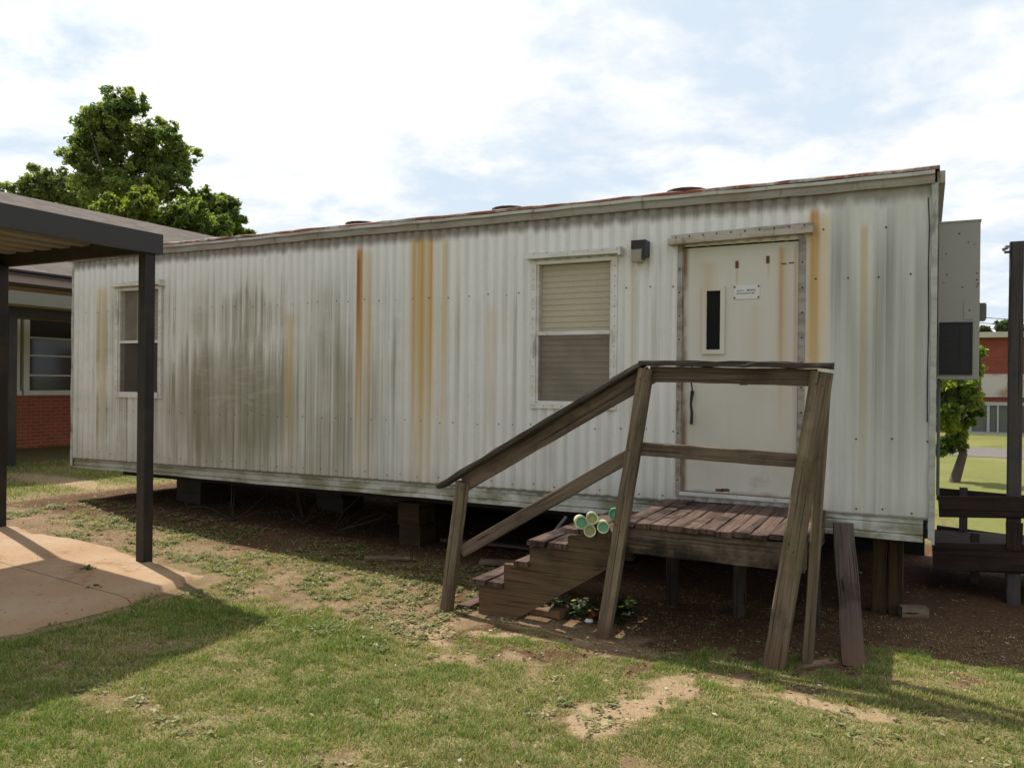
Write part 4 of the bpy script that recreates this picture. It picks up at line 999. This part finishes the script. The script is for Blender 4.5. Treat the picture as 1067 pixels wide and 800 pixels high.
tree('dull green tree at the picture edge left of the tall tree', 47, [(50, 195, 20), (35, 203, 16), (70, 200, 20), (62, 188, 11), (85, 207, 20), (20, 205, 12), (45, 186, 9), (5, 194, 8)], [(.12, .145, .07), (.14, .165, .075)], 10000, .14, 4, 55, .2)
tree('bright yellow green bushy tree directly below the tall tree', 36, [(138, 213, 17), (122, 222, 15), (155, 222, 16), (148, 203, 10), (108, 228, 13), (170, 235, 14), (135, 232, 18)], YG, 11000, .115, 5, 138, .14)
tree('mid green bushy tree between the tall tree and trailer roof', 37, [(190, 220, 17), (205, 228, 18), (180, 232, 16), (215, 235, 16), (195, 238, 18), (226, 232, 12)], [(.15, .19, .045), (.12, .16, .045)], 11000, .115, 6, 200, .14)
tree('darker green tree rightmost behind the trailer roof line', 44, [(212, 212, 15), (235, 216, 15), (226, 208, 10), (245, 232, 14), (250, 240, 10), (232, 236, 16), (203, 207, 9), (240, 210, 8)], [(.10, .14, .045), (.13, .165, .05)], 11000, .13, 7, 230, .16)
tree('leafy yellow green small tree between the air conditioner and red building', 15, [(1003, 390, 14), (1008, 372, 11), (994, 402, 15), (985, 412, 14), (1003, 415, 13), (1009, 385, 14), (990, 425, 12), (1012, 368, 9), (1000, 430, 9), (975, 400, 16), (1016, 400, 7), (1006, 440, 8), (985, 440, 14), (978, 425, 14), (990, 456, 9), (1012, 428, 9), (998, 446, 9), (1000, 460, 8), (985, 462, 9), (1008, 452, 7), (982, 469, 9), (994, 468, 7), (1003, 466, 6)], [(.15, .20, .045), (.20, .235, .055), (.09, .13, .035)], 14000, .06, 8, 994, .10, None, 0, 'small_tree')
tree('distant grey green tree tops above the red building', 75, [(1045, 341, 9), (1030, 345, 7), (1055, 343, 8), (1020, 346, 7), (1070, 342, 10), (1085, 345, 9)], [(.06, .085, .04)], 4000, .22, 9, 1045, .2, None)
# bushes behind the trailer, seen through the gap under it
for i, (x, y, h, lb) in enumerate([(-7.4, 4.0, .55, 'low green bush seen under the left end of the trailer'), (-6.3, 3.6, .5, 'dark low bush seen under the trailer behind the soiled siding')]):
    t = thing('low_bush', lb, 'bush', (x, y, gz(x, y)), None)
    leaves([(dx*.5, dy*.3, h*.45) for dx in (-.6, 0, .6) for dy in (-.5, .5)], [h*.55]*6, [(.05, .075, .02)]*6, 2200, .045, 30+i, 'foliage', t)
    b = MB(); b.tube([(x, y, gz(x, y)-.05), (x+.05, y, gz(x, y)+h*.5)], .02, 6); b.build('stem', BARK, t)
# ivy by the paver under the steps
def rosette(name, label, cat, x, y, rx, ry, n, size, tones, seed, h=.1, group=None, kind=None):
    r = np.random.default_rng(seed); k = rng.integers(0, len(tones), n)
    px = x+np.clip(r.normal(size=n), -1.3, 1.3)*rx*.5; py = y+np.clip(r.normal(size=n), -1.3, 1.3)*ry*.5; pz = ground_z(px, py)+r.uniform(.01, h, n)
    az = r.uniform(0, 2*math.pi, n); til = r.uniform(-.5, .6, n); s = size*r.uniform(.6, 1.4, n)
    d = np.stack([np.cos(az)*np.cos(til), np.sin(az)*np.cos(til), np.sin(til)], 1); e = np.stack([-np.sin(az), np.cos(az), r.uniform(-.3, .3, n)], 1)
    p = np.stack([px, py, pz], 1); S = s[:, None]
    v = np.stack([p, p+d*S*.5+e*S*.42, p+d*S, p+d*S*.5-e*S*.42], 1).reshape(-1, 3)-np.array((x, y, gz(x, y)))
    o = np_mesh(name, v, np.arange(n*4).reshape(n, 4), [LEAF], {'leaf_tone': np.repeat(np.array(tones)[k]*r.uniform(.7, 1.3, n)[:, None], 4, 0)})
    o.location = (x, y, gz(x, y)); return tag(o, label, cat, group, kind)
rosette('ivy_plant', 'pale leaved ivy plant in the gap under the stringer', 'plant', -2.48, -.88, .30, .16, 420, .045, [(.13, .16, .10), (.20, .23, .15), (.06, .09, .04)], 51, .11)
rosette('dark_weed', 'dark green weed at the middle handrail post foot', 'plant', -2.07, -.82, .22, .22, 260, .05, [(.04, .07, .02), (.06, .09, .03)], 52, .14)
rosette('path_weed', 'small weed sprouting on the concrete path joint, nearest the post', 'plant', -5.75, -2.38, .06, .06, 60, .035, [(.08, .12, .03)], 53, .06, 'weeds on the path')
rosette('path_weed', 'small weed sprouting on the far edge of the path', 'plant', -6.2, -2.12, .05, .05, 50, .035, [(.08, .12, .03)], 54, .07, 'weeds on the path')
# dry vines in the dark under the trailer
for i, (x, y, lb) in enumerate([(-5.6, .3, 'bare dry branch on the soil under the trailer, left of the timber pier'), (-6.2, .5, 'bare dry branch in the dark under the soiled siding'), (-6.9, .15, 'thin bare branch at the edge of the trailer shadow')]):
    b = MB(); r = random.Random(i)
    for k in range(7):
        p = V((x, y, gz(x, y)+.02)); d = V((r.uniform(-1, 1), r.uniform(-.5, .3), r.uniform(.1, .7))).normalized(); pts = [p]
        for q in range(5): d = (d+V((r.uniform(-.4, .4), r.uniform(-.4, .4), r.uniform(-.35, .25)))).normalized(); pts.append(pts[-1]+d*.13); pts[-1].z = max(pts[-1].z, gz(x, y)+.02)
        b.tube(pts, .005, 5, r1=.002)
    tag(b.build('dry_branch', TWIG), lb, 'branch', 'dry branches under the trailer')

# grass: individual blades over the near lawn
def grass(n, seed, xr, yr, hmin, hmax, wid, dens_pow, name, tones, label, minfac=0.0, flat=0.0, fov=.70):
    r = np.random.default_rng(seed); x = r.uniform(*xr, n); y = r.uniform(*yr, n)
    # tufting
    x = x+(r.normal(size=n))*.012; y = y+r.normal(size=n)*.012
    dx, dy = x-EYE.x, y-EYE.y; zf = dx*fw.x+dy*fw.y; xf = dx*rt.x+dy*rt.y
    keep = (zf > (2.6 if fov < 1 else -9)) & (np.abs(xf) < fov*np.maximum(zf, 1.0)) & ~((x < -5.18) & (x > -9.3) & (y < -1.45) & (vnoise(x, y, 6, 66, 3) > .32))
    x, y = x[keep], y[keep]
    g, t, a1, a2 = fields(x, y); tuft = vnoise(x, y, 11, 91, 3)
    p = np.clip(g**dens_pow*(.38+.85*sst(tuft, .36, .66))+minfac, 0, 1)
    k = r.random(len(x)) < p; x, y, g, a1, tuft = x[k], y[k], g[k], a1[k], tuft[k]
    m = len(x); z = ground_z(x, y)-.004
    h = r.uniform(hmin, hmax, m)*(.4+.6*g)*(.45+1.1*tuft); w = wid*r.uniform(.6, 1.3, m); az = r.uniform(0, 2*math.pi, m); lean = r.uniform(.25, 1.15, m)+flat
    d = np.stack([np.cos(az), np.sin(az)], 1); sd = np.stack([-np.sin(az), np.cos(az)], 1)
    B = np.stack([x, y, z], 1)
    def lev(q, ww):
        c = B.copy(); bend = q**1.6*lean*h; c[:, :2] += d*bend[:, None]; c[:, 2] += h*q*np.sqrt(np.clip(1-(lean*q*.55)**2, .1, 1))
        o = np.zeros((m, 3)); o[:, :2] = sd*(w*ww/2)[:, None]; return c-o, c+o
    a, b_ = lev(0, 1); c, d_ = lev(.55, .85); e, f_ = lev(1.0, .16)
    v = np.stack([a, b_, d_, c, f_, e], 1).reshape(-1, 3); i0 = np.arange(m)*6
    F = np.concatenate([np.stack([i0, i0+1, i0+2, i0+3], 1), np.stack([i0+3, i0+2, i0+4, i0+5], 1)])
    T = np.array(tones); ti = r.integers(0, len(T)-2, m); dry = r.random(m) < (.14+.5*(1-g)+.35*sst(a1, .48, .66)); ti = np.where(dry, len(T)-1-r.integers(0, 2, m), ti)
    patch = vnoise(x, y, 1.1, 93, 3)
    col = T[ti]*(r.uniform(.75, 1.25, m)*(.8+.4*patch))[:, None]
    o = np_mesh(name, v, F, [BLADE], {'leaf_tone': np.repeat(col, 6, 0)})
    return tag(o, label, 'grass', None, 'stuff')
GT = [(.115, .175, .030), (.145, .215, .036), (.098, .155, .026), (.17, .23, .048), (.21, .24, .065), (.42, .345, .18), (.32, .265, .13)]
grass(900000, 61, (-5.8, 1.3), (-4.7, .3), .012, .034, .0034, .8, 'grass', GT, 'short patchy lawn grass in the foreground', .075)
grass(150000, 62, (-13.5, -3.2), (-2.4, 2.5), .02, .06, .006, 1.1, 'grass', GT, 'sparse weedy grass between the path and the trailer', .015)
grass(230000, 63, (1.15, 4.4), (-5.2, 1.0), .012, .036, .005, .8, 'grass', GT, 'short lawn grass continuing past the right end of the trailer', .05, 0, 9)
# litter of dead leaves and pale specks on the bare soil
def litter(n, seed, xr, yr, gmax=.75, label='dead leaves and pale specks strewn over the bare soil'):
    r = np.random.default_rng(seed); x = r.uniform(*xr, n); y = r.uniform(*yr, n)
    g, t, a1, a2 = fields(x, y); k = (r.random(n) < (.25+.6*sst(a2, .45, .65)))&(g < gmax)&~((x < -5.15) & (y < -1.4)); x, y = x[k], y[k]; m = len(x); z = ground_z(x, y)+(.008 if gmax < 1 else .016)
    az = r.uniform(0, 6.28, m); s = r.uniform(.005, .022, m)[:, None]
    d = np.stack([np.cos(az), np.sin(az), r.uniform(-.1, .3, m)], 1)*s; e = np.stack([-np.sin(az), np.cos(az), r.uniform(-.3, .3, m)], 1)*s*r.uniform(.25, .7, m)[:, None]
    p = np.stack([x, y, z], 1); v = np.stack([p-d, p-e, p+d, p+e], 1).reshape(-1, 3)
    T = np.array([(.16, .10, .05), (.24, .17, .09), (.09, .06, .04), (.34, .27, .17), (.07, .09, .03), (.48, .45, .38)]); w_ = [.25, .25, .2, .12, .12, .06]
    col = T[r.choice(6, m, p=w_)]*r.uniform(.7, 1.2, m)[:, None]
    return tag(np_mesh('leaf_litter', v, np.arange(m*4).reshape(m, 4), [BLADE], {'leaf_tone': np.repeat(col, 4, 0)}), label, 'leaf litter', None, 'stuff')
litter(16000, 71, (-9.5, 1.5), (-2.3, 1.8))
litter(2600, 72, (-5.2, 1.2), (-4.6, -1.4), 2, 'few dead leaves and twig bits lying on the foreground lawn')
def weeds(n, seed, xr, yr, thr=.44, label='low broad leaved weeds on the worn soil left of the steps'):
    r = np.random.default_rng(seed); cx = r.uniform(*xr, n); cy = r.uniform(*yr, n); g, t, a1, a2 = fields(cx, cy)
    k = (r.random(n) < sst(a1*.5+a2*.5, thr, thr+.14))&~((cx < -5.15) & (cy < -1.45)); cx, cy = cx[k], cy[k]; L = 9; m = len(cx)
    x = np.repeat(cx, L)+r.normal(size=m*L)*.02; y = np.repeat(cy, L)+r.normal(size=m*L)*.02; z = ground_z(x, y)+r.uniform(.004, .028, m*L)
    az = r.uniform(0, 6.28, m*L); s = r.uniform(.008, .02, m*L)[:, None]; til = r.uniform(-.2, .5, m*L)
    d = np.stack([np.cos(az), np.sin(az), til], 1)*s; e = np.stack([-np.sin(az), np.cos(az), r.uniform(-.2, .2, m*L)], 1)*s*.55
    p = np.stack([x, y, z], 1); v = np.stack([p-d, p-e, p+d, p+e], 1).reshape(-1, 3)
    T = np.array([(.15, .175, .055), (.19, .20, .075), (.11, .135, .04), (.28, .26, .13)]); col = T[np.repeat(r.integers(0, 4, m), L)]*r.uniform(.75, 1.25, m*L)[:, None]
    return tag(np_mesh('weed_cover', v, np.arange(m*L*4).reshape(m*L, 4), [BLADE], {'leaf_tone': np.repeat(col, 4, 0)}), label, 'weeds', None, 'stuff')
weeds(4200, 81, (-9.3, -3.0), (-2.25, .1))
weeds(2600, 82, (-5.2, 1.2), (-4.6, -1.5), .56, 'scattered clover and broad leaved weeds in the foreground lawn')

# ------------------------------------------------------------------ sky and sun
SUN = V((-1.83, .54, 2.95)).normalized()
elev = math.asin(SUN.z); azim = math.atan2(SUN.x, SUN.y)
w = bpy.data.worlds.new('World'); sc.world = w; w.use_nodes = True; nt = w.node_tree
bg = nt.nodes['Background']
class WM(Mat):
    def __init__(s): s.nt = nt; s._pos = None
m = WM()
sky = m.n('ShaderNodeTexSky', sky_type='NISHITA'); sky.sun_disc = False; sky.sun_elevation = elev; sky.sun_rotation = azim
sky.altitude = 50; sky.air_density = 1; sky.dust_density = 1.5; sky.ozone_density = 1
tc = m.n('ShaderNodeTexCoord').outputs['Generated']; nv = m.n('ShaderNodeVectorMath', operation='NORMALIZE'); m.lk(tc, nv.inputs[0]); D = nv.outputs[0]
X, Y, Z = m.xyz(D)
pz = m.ma('ADD', m.ma('MAXIMUM', Z, 0), .22)
cb = m.n('ShaderNodeCombineXYZ'); m.lk(m.ma('DIVIDE', X, pz), cb.inputs[0]); m.lk(m.ma('DIVIDE', Y, pz), cb.inputs[1])
n1_ = m.noise(m.map(cb.outputs[0], (1, 1, 1), (3.1, 1.7, 0)), 1.5, 9, .58, .35)
n2_ = m.noise(m.map(cb.outputs[0], (1, 1, 1), (8.1, 4.7, 2)), 4.0, 8, .6, .2)
dt = m.n('ShaderNodeVectorMath', operation='DOT_PRODUCT'); m.lk(D, dt.inputs[0]); dt.inputs[1].default_value = SUN
glow = m.step(dt.outputs['Value'], .56, .95)
ahead = m.n('ShaderNodeVectorMath', operation='DOT_PRODUCT'); m.lk(D, ahead.inputs[0]); ahead.inputs[1].default_value = (-.30, .954, 0)
bank = m.step(ahead.outputs['Value'], -.15, .45)               # cloud cover kept to the far half; thinned behind to lower the wall's fill
cov = m.ma('ADD', m.ma('MULTIPLY_ADD', n2_, .35, m.ma('MULTIPLY', n1_, .65)), m.ma('MULTIPLY_ADD', bank, .14, -.17))
cov = m.ma('ADD', cov, m.ma('MULTIPLY', glow, .12))
cl = m.step(cov, .40, .56)
shade = m.step(m.noise(m.map(cb.outputs[0], (1, 1, 1), (1.1, 6.7, 1)), 2.2, 7, .6), .50, .74)
cw = m.mix(m.ma('MULTIPLY', shade, .55), (8.7, 8.75, 8.8), (6.9, 7.1, 7.4))
cw = m.mix(glow, cw, (11.5, 11.5, 11.4))
hazy = m.mix(.8, sky.outputs[0], (7.4, 7.65, 8.0))  # mostly the unseen sky behind the camera, tuned for the wall's light
skyl = m.mix(m.ma('MULTIPLY', bank, .85), hazy, (5.7, 6.7, 7.75))
m.lk(m.mix(cl, skyl, cw), bg.inputs['Color']); bg.inputs['Strength'].default_value = .1
sun = bpy.data.lights.new('sun', 'SUN'); sun.energy = 5.0; sun.angle = math.radians(.6); sun.color = (1, .94, .84)
so = bpy.data.objects.new('sun', sun); COL.objects.link(so); so.rotation_euler = SUN.to_track_quat('Z', 'Y').to_euler(); so.location = (0, 0, 20)

sc.view_settings.view_transform = 'Standard'; sc.view_settings.look = 'None'; sc.view_settings.exposure = 0.3; sc.view_settings.gamma = 1
sc.view_settings.use_curve_mapping = False
sc.render.engine = 'CYCLES'; sc.cycles.use_denoising = True; sc.cycles.max_bounces = 6; sc.cycles.transparent_max_bounces = 8
sc.render.film_transparent = False
